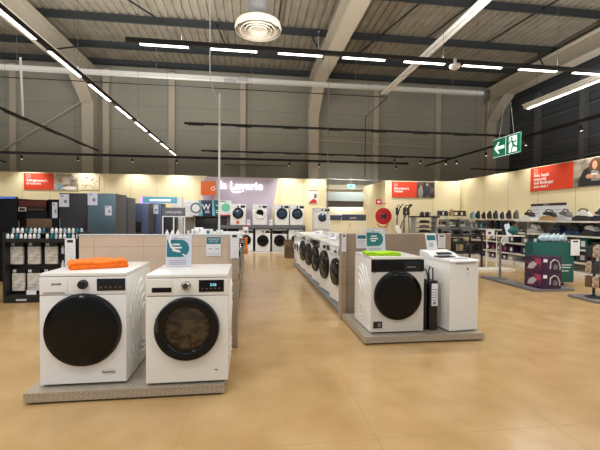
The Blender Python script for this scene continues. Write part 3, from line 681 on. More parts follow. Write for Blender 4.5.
for k, (x, y, w, h, l) in enumerate(((-1.25, 8.63, .14, .13, 'white carton on left island machines, left of green-printed box'), (-.96, 8.63, .22, .13, 'white box with green round print on the left island'), (-.70, 8.63, .14, .11, 'small pale carton near aisle on the left island'), (-1.3, 9.6, .2, .14, 'pale carton farther back on left island machines'))):
    t = thing('accessory_box', l, 'box', (x, y, PT + .852), .1 * k); MB().mm(-w / 2, w / 2, -.07, .07, 0, h, .004).obj('carton', 'paper', t)
    MB().lathe([(min(w, h) * .32, 0), (min(w, h) * .32, .002), (0, .002)], (0, -.07, h / 2), (0, -1, 0), 16).obj('round_print', 'teal' if k == 1 else 'light_grey', t)
for k, (x, y, l) in enumerate(((-1.62, 6.6, 'leftmost white bottle group behind beige divider'), (-1.4, 6.6, 'white bottle standing behind leaning teal card'), (-1.3, 6.6, 'white bottle standing nearest the header frame post'))):
    x = -1.42 + .09 * k; o = MB().lathe([(.03, 0), (.032, .02), (.032, .13), (.014, .16), (.014, .18), (0, .18)], (0, 0, 0), n=14).obj('bottle', 'white_plastic', loc=(x, 6.6, PT + .852)); tag(o, ['white bottle under left post of grey header frame', 'white bottle in middle of three behind beige divider', 'white bottle rightmost of three behind beige divider'][k], 'bottle', 'white bottles behind the beige divider')
washer_count = 7
# support pole and cable drop
t = thing('service_pole', 'thin white service pole rising from left island towards the ceiling', 'pole', (-.84, 8.12, 0))
m_ = MB(); m_.cyl((.17, 0, .0), (.17, 0, 3.97), .022, 10); m_.obj('pole', 'white_plastic', t)
m_ = MB(); m_.tube([(.17, 0, 3.75), (.05, 0, 4.0), (-.03, 0, 4.3), (-.04, 0, 8.0)], .008, 6); m_.obj('cable', 'light_grey', t)
t = thing('cable_drop', 'curled pale cable dropping from the ceiling above right island', 'cable', (1.88, 9.0, 0))
m_ = MB(); m_.tube([(.012 * math.sin(k * 1.3), 0, 1.4 + k * .045) for k in range(70)], .009, 5); m_.obj('cable', 'wire', t)
m_ = MB(); m_.tube([(0, 0, 4.5), (0, 0, 8.05)], .004, 5); m_.obj('suspension_wire', 'wire', t)
MB().mm(-.03, .03, -.03, .03, 1.33, 1.42, .005).obj('plug_socket', 'white_plastic', t)

# ------------------------------------------------------------------ far left wall display shelves (between fridges and lettering)
t = thing('display_shelf', 'pale wall shelving bay holding printed cartons left of orange panel', 'shelf', (-1.9, 14.9, 0))
MB().mm(-1.15, -.3, -.2, .28, 1.34, 1.37).obj('shelf_board', 'shelf_white', t, False)
MB().mm(-.3, 1.0, -.2, .28, 1.36, 1.39).obj('shelf_board', 'charcoal', t, False)
m_ = MB(); [m_.mm(x - .02, x + .02, .2, .28, 0, 1.95) for x in (-1.13, -.3, .42, .98)]; m_.obj('upright', 'shelf_white', t, False)
MB().mm(-1.1, -.35, -.1, .28, .6, .64).obj('shelf_board', 'shelf_white', t, False)
m_ = MB(); m_.mm(-.25, .95, .05, .15, .35, 1.34, .01); m_.obj('black_panel', 'satin_black', t)
m_ = MB(); m_.mm(-1.1, -.34, .18, .24, .66, 1.32); m_.obj('back_panel', 'photo_grey', t, False)
def carton(x, w, h, y, z, label, base, deco):
    t = thing('printed_carton', label, 'box', (x, y, z), 0, 'printed cartons on the far left wall shelf'); MB().mm(-w / 2, w / 2, 0, .2, 0, h, .004).obj('carton', base, t)
    deco(t, w, h)
def d_lines(t, w, h):
    m_ = MB(); [m_.mm(-w * .35, w * .3, -.003, 0, h * b, h * (b + .03)) for b in (.8, .6, .5, .3)]; m_.obj('print', 'light_grey', t, False)
def d_round(t, w, h): MB().lathe([(h * .36, 0), (h * .36, .004), (0, .004)], (w * .12, 0, h * .5), (0, -1, 0), 24).obj('round_print', 'mid_grey', t); MB().lathe([(h * .25, .004), (h * .25, .006), (0, .006)], (w * .12, 0, h * .5), (0, -1, 0), 24).obj('round_print', 'paper', t)
def d_W(t, w, h): text('letter', 'W', h * .5, 'paper', t, (w * .06, -.002, h * .4), bold=.004, align='CENTER'); MB().prism([(-w / 2, 0), (-w * .2, 0), (-w * .38, h), (-w / 2, h)], (0, -.001, 0), (1, 0, 0), (0, 0, 1), .002).obj('teal_stripe', M['aqua'], t, False); [MB().mm(-w * .05, w * .35, -.003, 0, h * b, h * (b + .04)).obj('print', 'paper', t, False) for b in (.28, .18)]
def d_stripe(t, w, h): MB().prism([(-w / 2, 0), (-w * .1, 0), (-w * .3, h), (-w / 2, h)], (0, -.001, 0), (1, 0, 0), (0, 0, 1), .002).obj('mint_stripe', M['aqua'], t, False); [MB().mm(-w * .0, w * .4, -.003, 0, h * b, h * (b + .05)).obj('print', 'paper', t, False) for b in (.65, .3, .18)]
def d_green(t, w, h): MB().lathe([(h * .28, 0), (h * .28, .004), (0, .004)], (0, 0, h * .55), (0, -1, 0), 24).obj('round_print', mat('mint', (110, 196, 160), .5), t); MB().mm(-w / 2, w / 2, -.004, 0, .0, .05).obj('red_strip', 'red_print', t, False); MB().mm(-w / 2, -w * .0, -.004, 0, h * .9, h * .95).obj('black_strip', 'charcoal', t, False)
carton(-2.78, .36, .6, 14.72, 1.37, 'white carton with faint lettering leftmost on far shelf', 'paper', d_lines)
carton(-2.44, .28, .6, 14.72, 1.37, 'white carton with grey figure print second on far shelf', 'paper', d_lines)
carton(-2.14, .3, .58, 14.72, 1.39, 'white carton with grey round print beside navy W carton', 'paper', d_round)
carton(-1.74, .46, .6, 14.72, 1.39, 'navy carton with white letter W on far left shelf', 'navy', d_W)
carton(-1.34, .28, .6, 14.72, 1.39, 'narrow dark carton with mint edge beside navy W carton', 'teal_dark', d_stripe)
carton(-.97, .42, .6, 14.72, 1.39, 'white carton with mint green circle under orange panel', 'paper', d_green)
# kettles/black things below
for k in range(6):
    o = MB().lathe([(.07, 0), (.09, .02), (.08, .12), (.04, .16), (0, .16)], (0, 0, 0), n=14).obj('small_appliance', 'matte_black' if k % 2 else 'shelf_white', loc=(-2.92 + k * .13, 14.9, .64)); tag(o, ['black pot', 'white pot', 'black pot', 'white pot', 'black pot', 'white pot'][(k + 1) % 6] + ' ' + ['at left end', 'second', 'third', 'fourth', 'fifth', 'at right end'][k] + ' of low pale far shelf row', 'small appliance', 'small appliances on pale lower shelf')

# ------------------------------------------------------------------ refrigerators
def fridge(label, x0, x1, y0, y1, h, front, side, paper=None, dispenser=False, door_split=.62, name='refrigerator'):
    t = thing(name, label, 'refrigerator', ((x0 + x1) / 2, (y0 + y1) / 2, 0), 0, 'refrigerators behind the accessory rack')
    w = x1 - x0; d = y1 - y0
    MB().mm(-w / 2, w / 2, -d / 2 + .05, d / 2, .03, h, .006).obj('cabinet', side, t)
    MB().mm(-w / 2 + .03, w / 2 - .03, -d / 2 + .08, d / 2 - .03, 0, .03).obj('base', 'matte_black', t, False)
    for a, b in ((.04, h * (1 - door_split) - .004), (h * (1 - door_split) + .004, h - .002)):
        dd = MB().mm(-w / 2 + .002, w / 2 - .002, -d / 2, -d / 2 + .045, a, b, .008).obj('door', front, t)
        MB().mm(-w / 2 + .02, -w / 2 + .035, -d / 2 - .035, -d / 2 - .02, a + .1, min(b - .1, a + .6), .004).obj('door_handle', 'mid_grey', dd)
    if paper:
        for (px, pz, pw, ph_) in paper:
            p = MB().mm(px - pw / 2, px + pw / 2, -d / 2 - .004, -d / 2 - .001, pz, pz + ph_).obj('energy_label', 'paper_lilac', t, False)
            m_ = MB(); m_.mm(px - pw * .3, px - pw * .05, -d / 2 - .006, -d / 2 - .004, pz + ph_ * .8, pz + ph_ * .9); m_.mm(px + pw * .0, px + pw * .3, -d / 2 - .006, -d / 2 - .004, pz + ph_ * .3, pz + ph_ * .55); m_.obj('print', 'grey_print', p, False)
    if dispenser: MB().mm(-w * .3, w * .22, -d / 2 - .006, -d / 2 - .001, .92, 1.2, .003).obj('dispenser', 'matte_black', t)
    return t
fridge('dark grey refrigerator with label at its top left corner, left of the steel one', -3.9, -3.365, 8.2, 8.95, 1.815, 'fridge_dark', 'fridge_side', [(-.17, 1.53, .19, .26)])
fridge('blue-grey steel refrigerator with two white labels', -3.355, -2.81, 8.2, 8.93, 1.82, 'fridge_steel', 'fridge_side', [(-.17, 1.57, .19, .26), (.14, 1.36, .13, .2)])
fridge('grey refrigerator standing directly behind the blue-grey steel one', -3.4, -2.81, 8.97, 9.58, 1.78, 'fridge_dark', 'fridge_side')
fridge('grey refrigerator with black water dispenser beside bright header', -3.28, -2.68, 10.2, 10.75, 1.69, 'fridge_blue', 'fridge_side', None, True)
fridge('blue-violet refrigerator with white label under the glowing blue header', -2.86, -2.52, 11.0, 11.55, 1.72, 'fridge_blue', 'fridge_dark', [(.0, 1.42, .16, .26)])
fridge('dark refrigerator right of blue-violet one behind the grey header frame', -2.5, -2.15, 11.0, 11.5, 1.6, 'fridge_dark', 'fridge_dark')
t = thing('light_header', 'white frame with glowing blue header over far refrigerators', 'sign frame', (-2.65, 11.9, 0))
MB().mm(-.62, .38, -.05, .05, 1.76, 1.95, .006).obj('frame', 'header_glow', t); MB().mm(-.4, .2, -.056, -.051, 1.82, 1.87).obj('lettering', 'sign_glow', t, False); MB().mm(.40, .56, -.08, .08, 0, 1.95, .006).obj('post', 'warm_white', t); MB().mm(-.56, -.5, -.05, .05, 0, 1.75).obj('post', 'warm_white', t, False)
t = thing('lit_screen', 'small violet and white lit screen above the grey refrigerators', 'screen', (-3.45, 12.6, 0))
MB().mm(-.1, .45, -.02, .02, 1.72, 1.98).obj('screen', mat('violet_glow', (200, 160, 235), .4, emit=.9), t, False); MB().mm(.1, .16, 0, .04, 0, 1.72).obj('post', 'warm_white', t, False); MB().mm(0, .26, -.1, .14, 0, .02).obj('base', 'warm_white', t, False)
# big black fridges / freezers at left edge
fridge('tall glossy black refrigerator with grey tag at the left edge', -5.3, -4.68, 8.2, 8.85, 1.69, 'gloss_black', 'matte_black', None)
fridge('glossy black refrigerator with dark red header between left edge and grey fridges', -4.67, -4.12, 8.2, 8.85, 1.67, 'gloss_black', 'matte_black', [(-.42, 0, .001, .001)])
fridge('narrow black refrigerator with two pale blue tags', -4.11, -3.91, 8.2, 8.85, 1.68, 'gloss_black', 'matte_black', [(.03, 1.3, .1, .32)])
t = thing('dark_red_sign', 'dark red header strip mounted on the glossy black refrigerators', 'sign', (-4.63, 8.15, 1.53)); MB().mm(0, .5, 0, .03, 0, .12, .003).obj('panel', mat('dark_red', (84, 24, 18), .5), t)
MB().mm(.0, .14, -.012, -.001, -.1, -.02).obj('tag_frame', 'light_grey', t, False); MB().mm(.02, .12, -.014, -.0121, -.085, -.035).obj('tag_inset', 'matte_black', t, False); MB().mm(.18, .46, -.012, -.001, -.07, -.05).obj('small_print', 'dark_red' if 'dark_red' in M else 'brown', t, False)
MB().mm(0, .5, .0, .03, -.1, 0).obj('back_plate', 'matte_black', t, False)
t = thing('wall_screen', 'blue lit screen above black refrigerators at the far left', 'screen', (-9.9, 15.13, 1.72)); MB().mm(-.6, 1.25, 0, .06, 0, .32).obj('bezel', 'satin_black', t, False); MB().mm(-.55, 1.2, -.006, -.001, .03, .3).obj('screen', 'screen_glow', t, False)
struct(MB().mm(-13.5, -6.9, 15.0, 15.12, 0, 1.7).obj('trim_13', 'matte_black', smooth=False))

# ------------------------------------------------------------------ accessory rack
t = thing('accessory_rack', 'black rack hung with packets and small bottles at the left edge', 'rack', (-3.22, 6.5, 0))
m_ = MB(); m_.mm(-.52, .56, -.12, -.08, .1, .96); m_.obj('pegboard', 'rack_black', t, False)
MB().mm(-.53, .58, -.3, .3, 0, .12, .01).obj('base', 'rack_black', t)
[MB().mm(a, a + .03, -.32, .1, .12, 1.09).obj('side_panel', 'rack_black', t, False) for a in (-.52, .545)]
for z in (.985, 1.07): MB().mm(-.49, .545, -.32 if z < 1.05 else -.2, -.08 if z < 1.05 else .05, z - .015, z).obj('tray', 'charcoal', t, False)
MB().mm(-.52, .575, -.328, -.322, .935, .992).obj('tray_front', 'rack_black', t, False)
MB().mm(-.49, .545, .05, .08, .12, 1.09).obj('back_panel', 'matte_black', t, False)
MB().mm(-.35, -.2, -.305, -.301, .03, .06).obj('badge', 'light_grey', t, False)
for r_ in range(2):
    for k in range(17):
        if k == 8: continue
        o = MB(); o.lathe([(.020, 0), (.022, .01), (.022, .055), (.013, .066), (.013, .08), (0, .08)], (0, 0, 0), n=10)
        o = o.obj('small_bottle', ['white_plastic', 'ice_print', 'teal', 'paper'][(k * 3 + r_) % 4] if (k + r_) % 3 else 'white_plastic', loc=(-3.69 + k * .0625, 6.22 if r_ == 0 else 6.36, .986 if r_ == 0 else 1.071))
        tag(o, 'small white or teal bottle, %s, on the black accessory rack' % (('front tray' if r_ == 0 else 'back tray') + (', left half' if k < 8 else ', right half')), 'bottle', 'small bottles in the %s tray %s of the black rack' % ('front' if r_ == 0 else 'back', 'left' if k < 8 else 'right'))
bag0 = None
bags = [(-3.62, .92, 'leftmost packet of upper row on black rack'), (-3.37, .92, 'second packet of upper row on black rack'), (-3.12, .92, 'third packet of upper row on black rack'), (-3.60, .50, 'leftmost packet of lower row on black rack'), (-3.38, .50, 'second packet of lower row, above white slip'), (-3.14, .50, 'packet of lower row partly hidden by washing machine')]
for k, (x, z, l) in enumerate(bags):
    if bag0 is None:
        bag0 = thing('hanging_packet', l, 'packet', (x, 6.33, z), 0, 'packets hanging on the black rack')
        m_ = MB(); m_.box((0, 0, -.2), (.185, .05, .28), .02, seg=3); m_.obj('packet', 'bag_print', bag0)
        MB().mm(-.085, .09, -.008, .008, -.06, .0).obj('card_header', 'satin_black', bag0, False)
        MB().mm(-.08, -.035, -.012, -.0081, -.045, -.005).obj('white_square', 'paper', bag0, False)
        MB().mm(-.065, -.05, -.014, -.0121, -.032, -.018).obj('print', 'charcoal', bag0, False)
        MB().cyl((0, -.04, -.005), (0, .04, -.005), .004, 6).obj('hook', 'chrome', bag0)
    else: dup(bag0, (x, 6.33, z), .05 * ((k % 3) - 1), l)
for k in range(6):
    o = MB().lathe([(.024, 0), (.024, .09), (.012, .11), (.012, .13), (0, .13)], (0, 0, 0), n=10).obj('spray_bottle', 'paper', loc=(-2.97 + (k % 3) * .055, 6.36, .74 if k < 3 else .50)); tag(o, 'white spray bottle %s of three in the %s right corner of black rack' % (['left', 'middle', 'right'][k % 3], 'upper' if k < 3 else 'lower'), 'bottle', 'white bottles in black rack corner')
t2 = MB().mm(-3.0, -2.79, 6.3, 6.41, .73, .74).obj('bracket', 'rack_black', None, False)
t2.name = 'corner_shelf'; t2.parent = t; t2.location = (3.22, -6.5, 0)
t2 = MB().mm(-3.0, -2.79, 6.3, 6.41, .49, .5).obj('corner_shelf', 'rack_black', None, False); t2.parent = t; t2.location = (3.22, -6.5, 0)
holder('tall white tag with black top standing at right of accessory rack', (-2.745, 6.10, .6), 0, .15, .4, 'tall')
o = MB().mm(-.07, .07, -.002, .002, 0, .07).obj('loose_slip', 'paper', loc=(-3.36, 6.215, .121)); tag(o, 'white slip below second lower packet on black rack', 'slip')
t = thing('cardboard_box', 'brown cardboard box on top of the black accessory rack', 'box', (-3.6, 6.38, 1.165 + .09)); t.location = (-3.62, 6.95, 0)
MB().mm(-.15, .15, -.1, .1, 1.14, 1.29, .004).obj('carton', 'brown', t); MB().mm(-.2, .2, -.12, .12, 0, 1.14).obj('plinth', 'matte_black', t, False)
t['label'] = 'brown cardboard box on black stand behind the accessory rack'

# ------------------------------------------------------------------ right wall shelving
def shelving(label, x0, x1, y0, y1, zs, depth_first=None, name='shelving'):
    t = thing(name, label, 'shelf', (x1, (y0 + y1) / 2, 0)); L = y1 - y0; D = x1 - x0
    for z in zs: 
        b = MB().mm(-D, -.01, -L / 2, L / 2, z - .03, z, .003).obj('shelf_board', 'shelf_white', t)
        MB().mm(-D - .006, -D - .001, -L / 2, L / 2, z - .035, z + .005).obj('price_rail', 'shelf_white', b, False)
    MB().mm(-D, -.01, -L / 2, L / 2, 0, .13, .004).obj('base', 'shelf_white', t)
    MB().mm(-.03, -.005, -L / 2, L / 2, .13, 1.3).obj('back_panel', 'photo_grey', t, False)
    y = -L / 2
    while y <= L / 2 + .01:
        MB().mm(-.06, -.03, y - .015, y + .015, .13, 1.35).obj('upright', 'light_grey', t, False); y += L / max(1, round(L / 1.25))
    return t
shelving('long white wall shelving lined with irons below cream wall', 7.5, 7.99, 9.75, 12.3, [.36, .66, 1.03, 1.345])
shelving('white wall shelving under the large red banner holding steam stations', 7.5, 7.99, 5.6, 9.7, [.36, .66, .97, 1.31])

def iron(label, loc, rz, body, group, s=1.0, tilt=0):
    t = thing('steam_iron', label, 'iron', loc, rz, group)
    # standing on its heel, soleplate towards -X, tip up
    sole = [(-.055, 0), (-.058, .06), (-.05, .14), (-.03, .21), (0, .262), (.03, .21), (.05, .14), (.058, .06), (.055, 0)]
    MB().prism([(a * s, b * s) for a, b in sole], (0, 0, .004), (0, -1, 0), (0, 0, 1), .012 * s).obj('soleplate', 'chrome' if body != 'charcoal' else 'mid_grey', t)
    m_ = MB(); m_.prism([(a * s * .92, b * s * .95) for a, b in sole], (.002, 0, .006), (0, -1, 0), (0, 0, 1), -.055 * s); m_.obj('body', body, t)
    m_ = MB(); m_.tube([(.055 * s, 0, .02), (.10 * s, 0, .03), (.125 * s, 0, .08 * s), (.115 * s, 0, .16 * s), (.06 * s, 0, .2 * s)], .016 * s, 8); m_.obj('handle', 'charcoal' if body != 'charcoal' else 'slate', t)
    return t
cols = ['aqua', 'charcoal', 'plum', 'charcoal', 'slate', 'deep_blue', 'plum', 'mid_grey']
words = ['pale aqua', 'small black', 'dark plum', 'charcoal', 'grey', 'deep blue', 'large plum', 'grey']
for k in range(8):
    y = 12.05 - k * .305
    iron('%s iron standing on upper iron shelf, %s from the left' % (words[k], ['first', 'second', 'third', 'fourth', 'fifth', 'sixth', 'seventh', 'eighth'][k]), (7.72, y, 1.346), PI + .15, cols[k], 'irons on the upper iron shelf', 1.0 + .1 * math.sin(k * 2.2))
cols2 = ['white_plastic', 'light_grey', 'aqua', 'mid_grey', 'plum', 'navy', 'charcoal', 'plum', 'tan']
words2 = ['white', 'light grey', 'aqua', 'grey', 'dark plum', 'navy', 'charcoal', 'plum', 'tan']
for k in range(9):
    y = 12.1 - k * .275
    iron('%s iron on second iron shelf, %s from the left' % (words2[k], ['first', 'second', 'third', 'fourth', 'fifth', 'sixth', 'seventh', 'eighth', 'last'][k]), (7.72, y, 1.031), PI + .1, cols2[k], 'irons on the second iron shelf', .98 + .1 * math.sin(k * 1.7))

def station(label, loc, rz, c1, c2, s=1):
    t = thing('steam_station', label, 'steam station', loc, rz, 'steam stations on the right wall shelving')
    m_ = MB(); m_.prism([(-.2, 0), (.2, 0), (.2, .07), (.1, .13), (-.12, .11), (-.2, .05)], (-.11, 0, 0), (0, 1, 0), (0, 0, 1), .22); m_.obj('base', c1, t)
    m_ = MB(); m_.prism([(-.16, .10), (.14, .15), (.14, .2), (.02, .23), (-.1, .2)], (-.07, 0, .01), (0, 1, 0), (0, 0, 1), .14); ir = m_.obj('iron', c2, t)
    m_ = MB(); m_.tube([(0, -.08, .2), (0, -.06, .27), (0, .06, .29), (0, .12, .24), (0, .12, .18)], .016, 8); m_.obj('handle', 'charcoal', ir)
    m_ = MB(); m_.tube([(.1, .15, .05), (.14, .2, .12), (.1, .12, .22), (.0, .13, .24)], .01, 6); m_.obj('hose', 'mid_grey', t)
    return t
for k, (y, z, a, b, l) in enumerate(((9.42, 1.313, 'white_plastic', 'charcoal', 'white steam station with black iron below the info board'), (8.72, 1.313, 'tan', 'charcoal', 'beige steam station with black iron below the info board'), (8.22, 1.313, 'light_grey', 'mid_grey', 'light grey steam station right of the info board'), (7.72, 1.313, 'charcoal', 'white_plastic', 'dark steam station with white iron on top right shelf'), (7.25, 1.313, 'navy', 'slate', 'navy steam station at right end of top shelf'), (6.8, 1.313, 'charcoal', 'navy', 'black steam station cut by right edge of photo'),
    (8.4, .973, 'navy', 'navy_print', 'navy and white steam station on second shelf behind teal display'), (7.95, .973, 'navy_print', 'charcoal', 'patterned blue steam station on second right shelf'), (7.5, .973, 'charcoal', 'paper', 'black steam station with white iron on second right shelf'), (7.08, .973, 'navy', 'paper', 'navy steam station with white iron at second shelf end'), (9.2, .973, 'light_grey', 'white_plastic', 'pale steam station on second shelf left of teal display'))):
    station(l, (7.72, y, z), (.2 if k % 2 else -.15), a, b)

def sbox(x, y, z, dx, dy, dz, m, label, group, pr=None):
    t = thing('appliance_carton', label, 'box', (x, y, z), 0, group)
    MB().mm(-dx / 2, dx / 2, -dy / 2, dy / 2, 0, dz, .004).obj('carton', m, t)
    MB().mm(-dx / 2 - .003, -dx / 2, -dy * .3, dy * .1, dz * .25, dz * .75).obj('print', pr or 'paper', t, False)
rnd = random.Random(11)
ordn = ['first', 'second', 'third', 'fourth', 'fifth', 'sixth', 'seventh', 'eighth', 'ninth', 'tenth', 'eleventh', 'twelfth', 'thirteenth', 'fourteenth']
for k in range(9):
    c = ['shelf_white', 'charcoal', 'mid_grey', 'cardboard', 'cardboard', 'charcoal', 'brown', 'shelf_white', 'charcoal'][k]
    sbox(7.74, 12.12 - k * .27, .661, .3, .2, .2 + .06 * (k % 2), c, '%s box, %s from left on middle iron shelf' % ({'shelf_white': 'white', 'charcoal': 'dark', 'mid_grey': 'grey', 'cardboard': 'cardboard', 'brown': 'brown'}[c], ordn[k]), 'boxes on the middle iron shelf')
for k in range(9):
    sbox(7.74, 12.12 - k * .27, .361, .34, .22, .2, 'purple_box' if k % 3 else 'box_print', 'purple box, %s from left on lower iron shelf' % ordn[k], 'purple boxes on lower iron shelf', 'pink_print' if k % 2 else 'paper')
for k in range(9):
    sbox(7.74, 12.12 - k * .27, .131, .36, .22, .16, 'purple_box' if k % 2 else 'light_grey', '%s box, %s from left at bottom of iron shelving' % ('purple' if k % 2 else 'light grey', ordn[k]), 'boxes at the bottom of iron shelving', 'paper')
for k in range(10):
    sbox(7.74, 9.4 - k * .36, .661, .34, .26, .18 + .04 * (k % 3), ['mid_grey', 'teal_dark', 'charcoal', 'light_grey'][k % 4], '%s box, %s from left on middle shelf under red banner' % (['grey', 'dark teal', 'charcoal', 'light grey'][k % 4], ordn[k]), 'boxes on middle shelf under red banner', 'paper')
for k in range(10):
    sbox(7.74, 9.4 - k * .36, .361, .36, .28, .22, ['navy', 'charcoal', 'purple_box', 'slate'][k % 4], '%s box, %s from left on low shelf under red banner' % (['navy', 'charcoal', 'purple', 'slate'][k % 4], ordn[k]), 'boxes on low shelf under red banner', 'light_grey')

# corner shelving (coffee / sewing) left of irons
t = thing('corner_shelving', 'white corner shelving with cluttered dark appliances beside curved wall', 'shelf', (7.25, 12.85, 0))
for z in (1.44, 1.12, .80, .45): MB().mm(-.45, .55, -.28, .28, z - .03, z, .003).obj('shelf_board', 'shelf_white', t)
MB().mm(-.44, .54, -.26, .28, 0, .12).obj('base', 'shelf_white', t, False); m_ = MB(); [m_.mm(x - .015, x + .015, .23, .26, .12, 1.5) for x in (-.42, .05, .52)]; m_.obj('upright', 'light_grey', t, False)
def gadget(x, y, z, h, c, label, group, kind=0, rz=0):
    t = thing('small_appliance', label, 'small appliance', (x, y, z), rz, group)
    if kind == 0:
        MB().lathe([(.07, 0), (.08, .02), (.075, h * .55), (.05, h * .75), (.055, h * .9), (0, h)], (0, 0, 0), n=14).obj('body', c, t); MB().tube([(.05, 0, h * .8), (.13, 0, h * .7), (.13, 0, h * .3), (.07, 0, h * .2)], .012, 6).obj('handle', 'charcoal', t)
    elif kind == 1:
        MB().mm(-.1, .1, -.11, .11, 0, .04, .01).obj('base', c, t); MB().mm(-.09, .09, .02, .1, .04, h, .015).obj('body', c, t); MB().mm(-.09, .09, -.1, .1, h * .75, h, .015).obj('head', c, t); MB().lathe([(.045, 0), (.05, .09), (0, .09)], (0, -.04, .042), n=12).obj('jug', 'charcoal', t)
    else:
        MB().mm(-.14, .14, -.07, .07, 0, .04, .01).obj('base', c, t); MB().mm(.06, .13, -.05, .05, .04, h * .8, .015).obj('column', c, t); MB().mm(-.14, .13, -.05, .05, h * .72, h, .02).obj('arm', c, t); MB().cyl((-.1, 0, .04), (-.1, 0, h * .72), .008, 6).obj('needle_bar', 'chrome', t)
    return t
cc = [('charcoal', 1), ('tan', 0), ('mid_grey', 2), ('charcoal', 2), ('charcoal', 0)]
cn = {'charcoal': 'black', 'tan': 'golden', 'mid_grey': 'grey', 'light_grey': 'pale grey', 'brown': 'brown', 'white_plastic': 'white'}
for k, (c, kd) in enumerate([('mid_grey', 1), ('charcoal', 0), ('tan', 0), ('charcoal', 2), ('charcoal', 2)]):
    gadget(6.90 + k * .21, 12.8, 1.441, .2 + .06 * (k == 2), c, '%s appliance, %s from left atop corner shelving' % (cn[c], ordn[k]), 'appliances atop the corner shelving', kd)
for r_, z in enumerate((1.121, .801, .451)):
    for k in range(5):
        c = ['brown', 'charcoal', 'mid_grey', 'charcoal', 'light_grey'][(k + r_ * 2) % 5]
        gadget(6.90 + k * .21, 12.78, z, .2, c, '%s appliance, %s from left on %s corner shelf' % (cn[c], ordn[k], ['second', 'third', 'lowest'][r_]), 'appliances inside the corner shelving', (k + r_) % 3)

# dark display island between top loader and irons (sewing machines & vacuum clutter)
t = thing('display_table', 'dark display table with cluttered appliances behind the top loader', 'table', (5.75, 9.6, 0))
MB().mm(-.65, .55, -.35, .35, .86, .9, .006).obj('table_top', 'charcoal', t); MB().mm(-.6, .5, -.1, .3, 1.06, 1.09, .004).obj('upper_shelf', 'mid_grey', t); MB().mm(-.6, .5, -.3, .3, .4, .43).obj('lower_shelf', 'charcoal', t, False)
for x in (-.58, .48):
    for y in (-.28, .28): MB().mm(x - .02, x + .02, y - .02, y + .02, 0, .86).obj('leg', 'charcoal', t, False)
m_ = MB(); m_.mm(-.55, .45, .18, .2, .9, 1.06); m_.obj('riser', 'charcoal', t, False)
for k in range(4): gadget(5.25 + k * .29, 9.42, .901, .15, ['mid_grey', 'charcoal', 'mid_grey', 'charcoal'][k], '%s appliance, %s from left on dark display table' % (['grey', 'black', 'grey', 'black'][k], ordn[k]), 'appliances on the dark display table', 2)
for k in range(3): gadget(5.35 + k * .3, 9.72, 1.091, .24, ['mid_grey', 'charcoal', 'mid_grey'][k], '%s machine, %s from left on raised shelf of dark table' % (['grey', 'black', 'grey'][k], ordn[k]), 'machines on the raised dark shelf', 2)
for k in range(5): gadget(5.25 + k * .24, 9.45, .431, .3, 'charcoal', 'black appliance, %s from left on lower shelf of dark table' % ordn[k], 'appliances on the lower dark shelf', k % 3)
t = thing('low_stand', 'low white floor board in front of the iron shelving', 'platform', (6.25, 8.95, 0)); MB().mm(-.6, .55, -.2, .25, 0, .05, .005).obj('board', 'shelf_white', t)
t = thing('wire_stand', 'slim white wire stand with white tag before iron shelving', 'stand', (6.22, 8.95, .05))
m_ = MB(); [m_.cyl((x, 0, 0), (x, 0, .95), .012, 8) for x in (-.1, .18)]; [m_.cyl((-.1, 0, z), (.18, 0, z), .008, 6) for z in (.2, .5, .8)]; [m_.cyl((x, -.14, .01), (x, .14, .01), .012, 6) for x in (-.1, .18)]; m_.obj('frame', 'shelf_white', t)
MB().mm(-.14, .1, -.02, -.013, .84, 1.02).obj('tag', 'paper', t, False); MB().mm(-.08, .0, -.023, -.0201, .9, .96).obj('print', 'plum', t, False)

# black frame gantry with robot vacuums and stick vacuums by the corner wall
t = thing('vacuum_display', 'black display frame with shelves in front of the corner wall', 'rack', (6.17, 12.6, 0))
[MB().mm(a, a + .05, -.2, .2, .3, 1.38).obj('post', 'light_grey', t, False) for a in (-.42, .37)]
MB().mm(-.48, .48, -.22, .22, 1.38, 1.43, .004).obj('top_board', 'satin_black', t)
for z in (1.2, 1.03, .86, .5): MB().mm(-.37, .37, -.18, .2, z - .02, z, .003).obj('shelf_board', 'charcoal', t)
MB().mm(-.45, .45, -.2, .25, 0, .3, .005).obj('base', 'charcoal', t)
for k in range(2): gadget(6.08 + k * .2, 12.6, 1.431, .16, 'charcoal', 'black object, %s on top of black display frame' % ['left', 'right'][k], 'objects on top of the black frame', 0)
for j, z in enumerate((1.201, 1.031, .861)):
    o = MB().lathe([(.16, 0), (.17, .02), (.17, .06), (.15, .075), (.05, .08), (.05, .09), (0, .09)], (0, 0, 0), n=24).obj('robot_vacuum', 'charcoal' if j != 1 else 'mid_grey', loc=(6.17, 12.58, z)); tag(o, 'round robot vacuum on %s shelf of black frame' % ['upper', 'middle', 'lower'][j], 'robot vacuum', 'robot vacuums on the black frame')
def stick(label, loc, lean, c='charcoal'):
    t = thing('stick_vacuum', label, 'vacuum cleaner', loc, lean[2] if len(lean) > 2 else 0, 'stick vacuums by the corner wall')
    lx, ly = lean[:2]
    MB().mm(-.13, .13, -.06, .05, 0, .05, .012).obj('floor_head', c, t)
    MB().cyl((0, 0, .05), (lx * .75, ly * .75, .75), .018, 8).obj('tube', 'mid_grey', t)
    MB().cyl((lx * .75, ly * .75, .72), (lx, ly, .98), .05, 12).obj('motor_unit', c, t)
    m_ = MB(); m_.tube([(lx, ly, .98), (lx - .02, ly - .08, 1.08), (lx, ly - .16, 1.04), (lx, ly - .14, .9), (lx * .9, ly - .05, .86)], .014, 8); m_.obj('handle', c, t)
    return t
t = thing('vacuum_podium', 'black podium holding the upright stick vacuums beside the hose reel', 'platform', (5.4, 12.6, 0)); MB().mm(-.32, .3, -.3, .3, 0, .74, .01).obj('podium', 'satin_black', t)
t = thing('handheld_vacuum', 'black handheld vacuum with hooked tube behind the stick vacuums', 'vacuum cleaner', (5.30, 12.78, .741))
